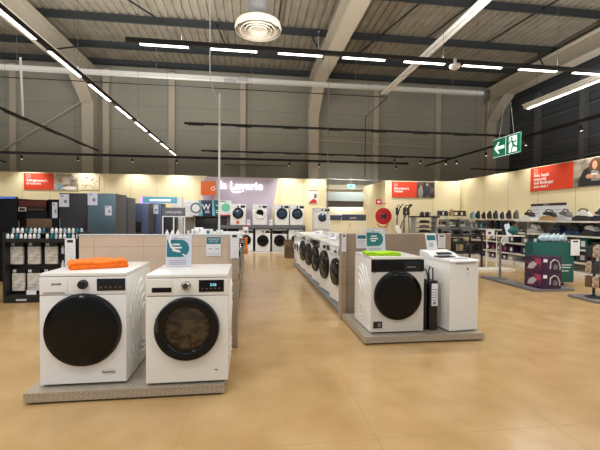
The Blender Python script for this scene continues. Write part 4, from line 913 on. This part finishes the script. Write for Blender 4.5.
MB().mm(-.06, .06, -.05, .05, 0, .1, .01).obj('dock', 'charcoal', t); m_ = MB(); m_.tube([(0, 0, .1), (.1, 0, .4), (.28, 0, .75), (.36, 0, .95), (.46, 0, 1.08)], .018, 8); m_.obj('tube', 'charcoal', t); MB().ball((.44, 0, 1.08), .055, (1.2, 1, .8)).obj('motor_unit', 'charcoal', t)
vs = [(5.18, 12.6, (.0, .05, .3), 'leftmost black stick vacuum on the black podium'), (5.34, 12.5, (.14, .0, .9), 'stick vacuum leaning right on the black podium'), (5.48, 12.72, (-.05, .02, 1.5), 'middle stick vacuum on the podium'), (5.60, 12.55, (.05, .05, 2.4), 'rightmost stick vacuum on the black podium')]
for x, y, l, lb in vs: stick(lb, (x, y, .741), l)
m_ = MB(); m_.tube([(0, 0, 0), (.0, 0, .6), (.1, 0, .95), (.22, 0, 1.12), (.34, 0, 1.0), (.30, 0, .7)], .02, 8); o = m_.obj('vacuum_hose', 'satin_black', loc=(5.22, 12.78, .742)); tag(o, 'curved black vacuum hose rising above the podium', 'hose')
m_ = MB(); m_.tube([(0, 0, 0), (-.02, 0, .5), (.0, 0, .62), (.12, 0, .66), (.2, 0, .6), (.2, 0, .5)], .010, 6); m_.lathe([(.06, 0), (.06, .02), (0, .02)], (0, 0, 0), n=16); o = m_.obj('desk_lamp', 'light_grey', loc=(6.69, 12.9, .9)); 
tag(o, 'thin bent metal stand right of the black display frame', 'stand')
t = thing('low_cabinet', 'grey low cabinet under thin bent metal stand', 'cabinet', (6.69, 12.95, 0)); MB().mm(-.08, .08, -.2, .2, 0, .9, .005).obj('body', 'mid_grey', t)

# fire hose reel and red sign
t = thing('fire_hose_reel', 'red fire hose reel on the niche wall beside passage', 'fire hose reel', (4.9, 13.4, 1.42))
m_ = MB(); m_.lathe([(.29, -.02), (.31, -.02), (.31, .02), (.29, .02)], (0, -.12, 0), (0, -1, 0), 36, cap=False); m_.lathe([(.29, -.0), (.12, -.0), (.12, .02), (.29, .02)], (0, -.14, 0), (0, -1, 0), 36, cap=False); m_.obj('disc', 'hose_red', t)
m_ = MB()
for k in range(4): m_.lathe([(.15 + .04 * k + .02 * math.cos(a), .02 * math.sin(a)) for a in [2 * PI * q / 8 for q in range(9)]], (0, -.04, 0), (0, -1, 0), 36, cap=False)
m_.obj('hose', 'hose_red', t)
MB().lathe([(.09, 0), (.09, .05), (.04, .06), (0, .06)], (0, -.16, 0), (0, -1, 0), 20).obj('hub', 'charcoal', t)
MB().mm(-.08, .2, -.1, .0, -.04, .04).obj('bracket', 'hose_red', t, False)
m_ = MB(); m_.tube([(.2, -.05, -.3), (.1, -.05, -.42), (-.1, -.05, -.4), (-.22, -.05, -.28)], .018, 8); m_.obj('hose_end', 'hose_red', t)
MB().mm(-.04, .2, .0, .25, -.3, .3).obj('wall_plate', 'shelf_white', t, False)
t = thing('fire_sign', 'small red sign above the fire hose reel', 'sign', (4.78, 13.5, 1.86)); MB().mm(-.1, .12, 0, .01, 0, .2).obj('panel', 'hose_red', t, False); MB().mm(-.05, .07, -.003, 0, .06, .14).obj('symbol', 'paper', t, False); MB().mm(.1, .32, .005, .02, .02, .05).obj('bracket', 'hose_red', t, False)
t = thing('leaning_sheet', 'pale sheet leaning in front of the corner wall beside the hose reel', 'sign', (5.0, 12.1, .74)); R = Matrix.Rotation(-.4, 3, 'Y'); MB().box((0, 0, .2), (.16, .01, .36), .002, rot=R).obj('sheet', 'banner_white', t); MB().mm(-.12, .12, -.1, .1, -.74, 0).obj('stand', 'mid_grey', t, False)

# ------------------------------------------------------------------ teal promotion display with purple boxes
t = thing('grey_platform', 'grey floor platform under the purple boxes and teal display', 'platform', (5.62, 6.95, 0)); MB().mm(-.42, .42, -.75, -.29, 0, .05, .005).obj('board', 'mid_grey', t); MB().mm(-.42, -.17, -.288, .85, 0, .05, .005).obj('board', 'mid_grey', t)
t = thing('promotion_bin', 'dark teal promotion bin behind stacked purple boxes', 'display bin', (5.78, 7.02, .05))
MB().mm(-.42, .5, -.25, -.03, .075, .88, .01).obj('body', 'teal_dark', t)
MB().mm(-.40, .48, -.24, -.04, .88, .885).obj('top_board', 'teal_dark', t, False)
for x in (-.35, .28):
    for y in (-.2, -.08): MB().lathe([(.03, -.015), (.03, .015)], (x, y, .032), (1, 0, 0), 12).obj('caster', 'satin_black', t)
m_ = MB(); [m_.mm(.18, .18 + l, -.254, -.251, z, z + .015) for l, z in ((.26, .42), (.24, .37), (.2, .3))]; m_.obj('lettering', 'paper', t, False)
t.location = (6.0, 6.95, 0)
holder('white tag with dark round picture on the teal promotion bin', (6.50, 6.68, .62), 0, .2, .32, 'tall')
def pbox(label, loc):
    t = thing('vacuum_carton', label, 'box', loc, 0, 'purple boxes on the grey platform')
    MB().mm(-.2, .2, -.22, .22, 0, .295, .004).obj('carton', 'purple_box', t)
    MB().mm(-.19, .03, -.223, -.2205, .04, .26).obj('pink_print', 'pink_print', t, False) if False else None
    m_ = MB(); m_.tube([(-.04, -.2225, .08), (-.03, -.2225, .2), (.04, -.2225, .25), (.12, -.2225, .22), (.165, -.2225, .12), (.16, -.2225, .06)], .012, 6); m_.obj('product_picture', 'light_grey', t)
    MB().lathe([(.05, 0), (.05, .003), (0, .003)], (.07, -.22, .11), (0, -1, 0), 20).obj('product_picture', 'mid_grey', t)
    MB().mm(-.18, -.1, -.223, -.2205, .2, .26).obj('white_mark', 'paper', t, False)
    MB().mm(-.203, -.2005, -.2, .2, .03, .27).obj('side_print', 'box_print', t, False)
    m_ = MB(); m_.prism([(-.15, .05), (.0, .06), (.1, .16), (.0, .2), (-.1, .14)], (-.2035, 0, 0), (0, -1, 0), (0, 0, 1), .002); m_.obj('product_picture', 'light_grey', t, False)
    MB().mm(-.205, -.203, -.19, -.06, .16, .26).obj('pink_print', 'pink_print', t, False)
    return t
p1 = pbox('lower purple box of the stack before teal bin', (5.56, 6.42, .051)); p2 = dup(p1, (5.56, 6.42, .348), 0, 'upper purple box of the stack before teal bin')
for k in range(5):
    m_ = MB(); m_.ball((0, 0, .07), .09, (1, .8, .78), n=14); m_.tube([(0, 0, .13), (.02, 0, .16), (.05, .0, .17)], .012, 6); o = m_.obj('wrapped_pack', 'ice_print', loc=(5.86 + k * .115, 6.80 + .02 * (k % 2), .886)); tag(o, 'pale blue wrapped pack, %s from left on teal bin' % ordn[k], 'pack', 'pale blue packs on the teal bin')
# pole display to its left
t = thing('demo_stand', 'grey pole stand with white shelf left of the teal bin', 'stand', (5.38, 7.4, .05))
MB().cyl((0, 0, 0), (0, 0, .92), .025, 12).obj('pole', 'mid_grey', t); MB().mm(-.12, .5, -.12, .12, .92, .945, .004).obj('shelf_board', 'shelf_white', t); MB().cyl((0, 0, 0), (0, 0, .02), .14, 24).obj('base', 'mid_grey', t)
m_ = MB(); m_.tube([(-.02, -.1, .9), (-.08, -.13, .82), (-.02, -.14, .74), (.0, -.13, .8)], .012, 6); m_.obj('coiled_cable', 'paper', t)
t = thing('cylinder_vacuum', 'dark teal vacuum cleaner with pale tilted card on demo stand', 'vacuum cleaner', (5.62, 7.4, .996))
m_ = MB(); m_.ball((0, 0, .1), .12, (1.5, .9, .85), n=16); m_.obj('body', 'teal_dark', t); MB().lathe([(.08, -.03), (.08, .03)], (-.12, 0, .08), (0, 1, 0), 16).obj('wheel', 'charcoal', t); m_ = MB(); m_.tube([(.1, 0, .12), (.22, 0, .2), (.3, 0, .12), (.36, -.02, .04)], .02, 8); m_.obj('hose', 'charcoal', t)
t = thing('tilted_card', 'pale tilted info card before the dark teal vacuum cleaner', 'sign', (5.50, 7.33, .996)); R = Matrix.Rotation(.3, 3, 'Y'); MB().box((0, 0, .12), (.12, .006, .26), .002, rot=Matrix.Rotation(-.3, 3, 'Y')).obj('sheet', 'paper_lilac', t)

# packet tree at right edge
t = thing('round_platform', 'grey low platform under the hanging packet stand at right edge', 'platform', (5.85, 5.5, 0)); MB().mm(-.35, .5, -.28, .28, 0, .04, .005).obj('board', 'mid_grey', t)
t = thing('packet_stand', 'dark stand hung with beige packets at the right edge', 'rack', (5.72, 5.5, .04))
MB().cyl((0, 0, 0), (0, 0, .9), .02, 10).obj('pole', 'charcoal', t); MB().lathe([(.12, 0), (.12, .02), (.03, .04), (0, .04)], (0, 0, 0), n=20).obj('base', 'charcoal', t)
[MB().cyl((-.14 * math.cos(k), -.14 * math.sin(k), z + .002 * k), (.14 * math.cos(k), .14 * math.sin(k), z + .002 * k), .007, 6).obj('hook', 'charcoal', t) for k in range(3) for z in (.34, .6, .86)]
n = 0
for j, z in enumerate((.88, .62, .38)):
    for k in range(5):
        a = -.3 - k * .65; o = MB(); o.box((0, 0, -.09), (.095, .05, .17), .018, seg=2); o.mm(-.03, .03, -.008, .008, -.01, .02)
        o = o.obj('hanging_pouch', ['pink_pack', 'brown', 'tan', 'pink_pack', 'charcoal'][(k + j) % 5], loc=(5.72 + .14 * math.cos(a), 5.5 + .14 * math.sin(a), .04 + z - .02), rotz=a + PI / 2)
        tag(o, '%s pouch, %s from right in %s ring of packet stand' % (['mottled beige', 'brown', 'tan', 'mottled beige', 'dark'][(k + j) % 5], ordn[k], ['top', 'middle', 'bottom'][j]), 'pouch', 'pouches on the packet stand')

# ------------------------------------------------------------------ ceiling things
LIGHTS = []
def strip_or_fill(x, y, z, sx, sy, power, rot=(0, 0, 0)):  # lit strips, and also added fills and uplights without a fixture
    l = bpy.data.lights.new('strip_or_fill_light', 'AREA'); l.shape = 'RECTANGLE'; l.size = sx; l.size_y = sy; l.energy = power; l.color = (1.0, .995, .985)
    o = bpy.data.objects.new('strip_or_fill_light', l); COL.objects.link(o); o.location = (x, y, z); o.rotation_euler = rot; return o
def track(label, axis, fixed, a0, a1, z, segs, power=9, h=.05, hangers=(), lamp=.05, lit=True):
    t = thing('light_track', label, 'ceiling light', (fixed if axis == 'Y' else 0, fixed if axis == 'X' else 0, z))
    def bx(mb, u0, u1, v, z0, z1): return mb.mm(u0, u1, -v, v, z0, z1) if axis == 'X' else mb.mm(-v, v, u0, u1, z0, z1)
    bx(MB(), a0, a1, .028, 0, h).obj('rail', 'track_black', t, False)
    for s0, s1 in segs:
        hs = bx(MB(), s0 - .01, s1 + .01, .03, -.018, -.001).obj('lamp_housing', 'track_black', t, False)
        if lit:
            bx(MB(), s0, s1, .024, -.026, -.019).obj('led_strip', 'led', hs, False)
            m_ = (s0 + s1) / 2; L = s1 - s0
            up = strip_or_fill(m_ if axis == 'X' else fixed, fixed if axis == 'X' else m_, z + h + .02, L if axis == 'X' else .05, .05 if axis == 'X' else L, power * L * 2.4, (PI, 0, 0))  # upward light added to brighten the roof and hall walls
            if axis == 'X': strip_or_fill(m_, fixed, z - .03, L, .05, power * L)
            else: strip_or_fill(fixed, m_, z - .03, .05, L, power * L)
    for u in hangers: MB().cyl((u, 0, h) if axis == 'X' else (0, u, h), (u, 0, 8.13 - z) if axis == 'X' else (0, u, 8.13 - z), .0025, 5).obj('suspension_wire', 'charcoal', t)
    return t
P1 = 19
track('black track with spaced lit strips crossing the picture, nearest overhead', 'X', 5.0, -1.58, 7.45, 3.56, [(-1.41 + .882 * k, -.81 + .882 * k) for k in range(10)], P1, hangers=(-.9, .9, 2.7, 4.5, 6.3))
track('black track with lit strips running away on the left of the aisle', 'Y', -2.75, -1.0, 14.1, 3.62, [(-.86 + 1.28 * k, .07 + 1.28 * k) for k in range(12)], P1, hangers=(3.2, 6.4, 9.6, 12.8))
track('thin black track farther left running along the hall', 'Y', -5.25, -1, 13.7, 3.58, [(2.4 + 1.6 * k, 3.1 + 1.6 * k) for k in range(7)], 0, hangers=(8.8, 12), lit=False)
track('short lit black track end at the far left edge', 'Y', -7.7, 2, 12.9, 3.0, [(11.5, 12.6)], P1 * .6, hangers=(11,))
track('black track with unlit spot lamps crossing mid hall', 'X', 9.3, -1.6, 7.4, 3.58, [(-1.5 + 1.15 * k, -1.15 + 1.15 * k) for k in range(8)], 0, hangers=(0, 3, 6), lit=False)
track('black track crossing above the far machines, upper one', 'X', 13.15, -1.7, 7.45, 3.6, [(-1.4 + 1.3 * k, -.9 + 1.3 * k) for k in range(7)], 0, hangers=(0, 4), lit=False)
track('long black track crossing above the far cream wall, lowest one', 'X', 14.65, -13, 6.45, 3.56, [], 0, h=.09)
track('black track with spots running along the right shelves', 'Y', 7.9 - .35, 3, 15.4, 3.6, [], 0, h=.06, hangers=(6, 11))
track('black track above the far right wall behind shop partition', 'X', 15.8, 9.9, 12.3, 3.6, [], 0)
# wall washing heads on the rear track and right track
def spot_head(x, y, z, aim, label, group, power):
    t = thing('spot_lamp', label, 'spotlight', (x, y, z), 0, group)
    MB().cyl((0, 0, 0), Vector(aim) * .12, .035, 12).obj('head', 'track_black', t); MB().cyl((0, 0, 0), (0, 0, .05), .008, 6).obj('stem', 'track_black', t)
    e = Vector(aim) * .125
    MB().cyl(Vector(aim) * .121, e, .028, 12).obj('lens', 'led', t)
    l = bpy.data.lights.new('spot_beam', 'SPOT'); l.energy = power; l.spot_size = 1.9; l.spot_blend = .8; l.shadow_soft_size = .05; l.color = (1, .985, .95)
    o = bpy.data.objects.new('spot_beam', l); COL.objects.link(o); o.location = Vector((x, y, z)) + Vector(aim) * .15; o.rotation_euler = Vector(aim).to_track_quat('-Z', 'Y').to_euler()
for k in range(9):
    x = [-12, -10.1, -8.2, -6.3, -4.4, -2.8, 1.5, 2.7, 5.9][k]
    spot_head(x, 13.9 if x > 6.45 else 14.65, 3.5, Vector((0, .35, -.94)).normalized() if False else Vector((0, -.25, -.97)).normalized(), '%s black spot lamp from left on the lowest far track' % ordn[k], 'spots on the lowest far track', 1) if False else spot_head(x, 14.60, 3.5, Vector((0, .30, -.95)).normalized(), '%s black spot lamp from left on the lowest far track' % ordn[k], 'spots on the lowest far track', 60)
for k in range(6):
    spot_head(7.55, 4.2 + k * 1.75, 3.52, Vector((.32, 0, -.95)).normalized(), '%s black spot lamp from the camera on right shelf track' % ordn[k], 'spots on the right shelf track', 58)
for k in range(3):
    spot_head(5.2 + k * 1.0, 13.0, 3.5, Vector((0, .35, -.93)).normalized(), '%s black spot lamp from left before the corner wall banner' % ordn[k], 'spots before the corner wall', 34)

def fill_downlight(x, y, z, power, tilt):  # bare spot added under unlit fixtures to brighten the far zone
    l = bpy.data.lights.new('added_downlight', 'SPOT'); l.energy = power; l.spot_size = 2.2; l.spot_blend = .7; l.shadow_soft_size = .06; l.color = (1, .99, .96)
    o = bpy.data.objects.new('added_downlight', l); COL.objects.link(o); o.location = (x, y, z); o.rotation_euler = (tilt, 0, 0)
for k in range(7):
    fill_downlight(-1.32 + 1.15 * k, 9.3, 3.55, 85, .35)
    if k < 6: fill_downlight(-1.15 + 1.3 * k, 13.15, 3.57, 75, -.05 if k > 3 else .2)
# big linear lamp on the right, pale battens
def linear(label, x, y0, y1, z, w, lit, power=0, split=False, name='linear_lamp'):
    t = thing(name, label, 'ceiling light', (x, 0, z))
    MB().mm(-w, w, y0, y1, 0, .07, .01).obj('housing', 'tray', t)
    MB().mm(-w * 1.6, w * 1.6, y0, y1, .07, .085).obj('reflector', 'tray', t, False)
    if split: MB().mm(-w - .1, -w - .04, y0, y1, -.01, .03, .006).obj('tube', 'white_plastic', t)
    if lit: MB().mm(w * .3, w * .8, y0 + .02, y1 - .02, -.012, -.001).obj('led_strip', 'led', t, False); strip_or_fill(x, (y0 + y1) / 2, z - .02, .05, y1 - y0, power)
    [MB().cyl((0, y, .085), (0, y, 8.13 - z), .0025, 5).obj('suspension_wire', 'charcoal', t) for y in (y0 + .3, y1 - .3)]
linear('grey linear lamp with bright lower edge at the upper right', 5.86, 3.5, 7.33, 3.72, .06, True, 60)
linear('pale unlit double batten running towards upper right corner', 3.93, 3.0, 10.6, 5.0, .05, False, split=True)
# cable tray line across the hall and cable under it
t = thing('cable_tray', 'long shiny white cable tray crossing the hall under roof', 'cable tray', (0, 14.05, 6.36))
m_ = MB(); m_.mm(-13.9, 9.3, -.09, .09, 0, .012); m_.mm(-13.9, 9.3, -.1, -.088, 0, .13); m_.mm(-13.9, 9.3, .088, .1, 0, .13); m_.obj('tray_body', 'tray', t, False)
m_ = MB(); m_.mm(-1.0, -.6, -.16, -.11, -.08, .04, .01); m_.mm(-.55, -.15, -.16, -.11, -.02, .08, .01); m_.obj('junction_box', 'light_grey', t)
m_ = MB(); [m_.cyl((x, 0, .13), (x, 0, 1.7), .008, 5) for x in (-8, -3.4, 0, 4, 8)]; m_.obj('hanger', 'wire', t)
t = thing('conduit', 'thin dark conduit crossing below cable tray and dropping at its right end', 'conduit', (0, 13.5, 5.9)); m_ = MB(); m_.tube([(-12, 0, 0), (5.1, 0, 0)], .018, 6); m_.tube([(5.1, 0, 0), (4.3, .2, -.72), (4.3, .2, -3.0)], .016, 6); m_.obj('conduit_pipe', 'charcoal', t)
m_ = MB(); m_.tube([(0, 0, 0), (-.06, 0, 1.7)], .03, 6); t = m_.obj('hanging_rod', 'tray', loc=(-6.4, 11.5, 4.1)); tag(t, 'pale hanging rod at the far left near the ceiling', 'rod')

# air diffuser with duct
t = thing('air_diffuser', 'round multi-ring ceiling air diffuser with steel duct', 'air diffuser', (.11, 6.3, 4.5))
m_ = MB(); m_.lathe([(.375, -.05), (.39, .0), (.37, .07), (.32, .06), (.30, -.0), (.33, -.04)], (0, 0, 0), n=48, cap=False); m_.obj('outer_ring', 'steel_beam', t)
m_ = MB()
for r0 in (.28, .21, .145): m_.lathe([(r0 + .01, -.05), (r0 + .02, -.04), (r0 - .03, .05), (r0 - .045, .045)], (0, 0, 0), n=40, cap=False)
m_.obj('inner_ring', 'steel_beam', t)
m_ = MB(); m_.lathe([(0, 0), (.07, .0), (.075, .02), (.04, .06), (0, .06)], (0, 0, 0), n=28, cap=False); m_.obj('centre_plate', 'steel_beam', t)
m_ = MB(); m_.lathe([(.34, .05), (.2, .10), (.2, .1)], (0, 0, 0), n=36, cap=False); m_.obj('plenum', 'charcoal', t)
m_ = MB(); prof = [];
for k in range(36): prof += [(.165 + (.004 if k % 2 else 0), .10 + k * .1)]
m_.lathe(prof, (0, 0, 0), n=32); m_.obj('duct', 'galv', t)
# smoke detector on nearest track
t = thing('smoke_detector', 'round white detector hanging at nearest lit track', 'detector', (2.82, 4.9, 3.46)); m_ = MB(); m_.lathe([(0, -.03), (.05, -.02), (.075, .01), (.07, .035), (0, .04)], (0, 0, 0), n=24, cap=False); m_.obj('housing', 'white_plastic', t); m_ = MB(); m_.cyl((0, 0, .04), (0, 0, .12), .02, 10); m_.obj('neck', 'white_plastic', t)
# exit sign
t = thing('exit_sign', 'hanging green emergency exit sign with arrow and running figure', 'exit sign', (4.6, 6.56, 2.505), 0)
v = Vector((4.95, 5.95, 0)) - Vector((4.42, 6.35, 0))
t.location = (4.6, 6.57, 2.505); t.rotation_euler.z = -PI / 2
W_, H_ = .72, .345
MB().mm(0, W_, -.012, .012, 0, H_, .003).obj('panel', 'exit_green', t)
def on(m_, poly): m_.prism(poly, (0, -.0125, 0), (1, 0, 0), (0, 0, 1), .003)
m_ = MB(); on(m_, [(.04, .17), (.15, .28), (.19, .28), (.13, .20), (.32, .20), (.32, .14), (.13, .14), (.19, .06), (.15, .06)]); m_.obj('arrow', 'exit_white', t, False)
m_ = MB(); m_.mm(.352, .360, -.016, -.012, .01, H_ - .01); on(m_, [(.0, .0), (W_, .0), (W_, .006), (0, .006)]); on(m_, [(.0, H_ - .006), (W_, H_ - .006), (W_, H_), (0, H_)]); m_.obj('border', 'exit_white', t, False)
dr_ = MB(); on(dr_, [(.44, .03), (.64, .03), (.64, .315), (.44, .315)]); dp = dr_.obj('doorway', 'exit_white', t, False)
m_ = MB()
def on2(poly): m_.prism(poly, (0, -.0165, 0), (1, 0, 0), (0, 0, 1), .003)
on2([(.515 + .022 * math.cos(a), .275 + .022 * math.sin(a)) for a in [2 * PI * k / 12 for k in range(12)]])
on2([(.50, .25), (.545, .235), (.575, .16), (.54, .15)]); on2([(.54, .16), (.575, .165), (.62, .125), (.66, .13), (.66, .11), (.61, .10), (.56, .13)]); on2([(.545, .155), (.57, .14), (.535, .09), (.53, .035), (.505, .035), (.51, .10)])
on2([(.51, .25), (.52, .235), (.47, .205), (.44, .16), (.425, .17), (.455, .22)]); on2([(.535, .235), (.55, .22), (.6, .205), (.62, .235), (.635, .225), (.61, .185), (.54, .20)])
m_.obj('running_figure', 'exit_green', t, False)
[MB().cyl((x, 0, H_), (x2, 0, 1.05), .005, 5).obj('suspension_wire', 'wire', t) for x, x2 in ((.16, .30), (.55, .42))]
# passage exit sign
t = thing('exit_sign', 'small glowing teal exit sign hanging above the far passage', 'exit sign', (4.28, 16.2, 2.68)); MB().mm(0, .34, -.02, .02, 0, .16, .004).obj('panel', mat('exit_glow', (120, 220, 230), .4, emit=.9), t); MB().mm(.13, .2, -.024, -.0201, .03, .13).obj('running_figure', 'exit_green', t, False)
m_ = MB(); m_.cyl((.17, 0, .16), (.17, 0, .5), .008, 5); m_.cyl((-1.2, 0, .4), (2.0, 0, .35), .012, 5); m_.obj('suspension_rod', 'tray', t)

# ------------------------------------------------------------------ added fill lights and uplights behind and beside the viewpoint, no fixtures
for y in (1.2, -2.4):
    for x in (-6, -3.6, -1.2, 1.2, 3.6, 6, 8.5):
        strip_or_fill(x, y, 3.55, 1.2, .05, P1 * .95); strip_or_fill(x, y, 3.65, 1.2, .05, P1 * 3, (PI, 0, 0))
for y in (7.2, 11):
    for x in (10.5,): strip_or_fill(x, y, 3.55, .05, 1.2, P1); strip_or_fill(x, y, 3.65, .05, 1.2, P1 * 3, (PI, 0, 0))
for y in (3.5, 6.5, 9.5, 12): strip_or_fill(-9.5, y, 3.3, .05, 1.2, P1); strip_or_fill(-9.5, y, 3.4, .05, 1.2, P1 * 3, (PI, 0, 0))
# added fill lights that brighten the passage and its doors, no lamp there
strip_or_fill(4.5, 15.5, 3.2, 1.6, .2, 26, (.5, 0, 0)); strip_or_fill(4.5, 16.85, 2.05, 1.6, .05, 14)

# ------------------------------------------------------------------ world, camera, view
w = bpy.data.worlds.new('World'); S.world = w; w.use_nodes = True
bg = w.node_tree.nodes['Background']; bg.inputs[0].default_value = (.95, .97, 1.0, 1); bg.inputs[1].default_value = .4
f_, yaw, pit, rol, H = 370.7583, .1323, .0202, .0075, 1.3464
F = Vector((math.sin(yaw) * math.cos(pit), math.cos(yaw) * math.cos(pit), -math.sin(pit))); R = Vector((math.cos(yaw), -math.sin(yaw), 0)); D = F.cross(R)
R2 = R * math.cos(rol) - D * math.sin(rol); D2 = D * math.cos(rol) + R * math.sin(rol)
cd = bpy.data.cameras.new('camera'); co = bpy.data.objects.new('camera', cd); COL.objects.link(co)
cd.sensor_width = 36; cd.lens = f_ / 600 * 36; cd.clip_end = 100
m4 = Matrix((( R2.x, -D2.x, -F.x, 0), (R2.y, -D2.y, -F.y, 0), (R2.z, -D2.z, -F.z, H), (0, 0, 0, 1)))
co.matrix_world = m4
S.camera = co
S.view_settings.view_transform = 'Standard'; S.view_settings.look = 'None'; S.view_settings.gamma = 1; S.view_settings.use_curve_mapping = False
S.view_settings.exposure = .1
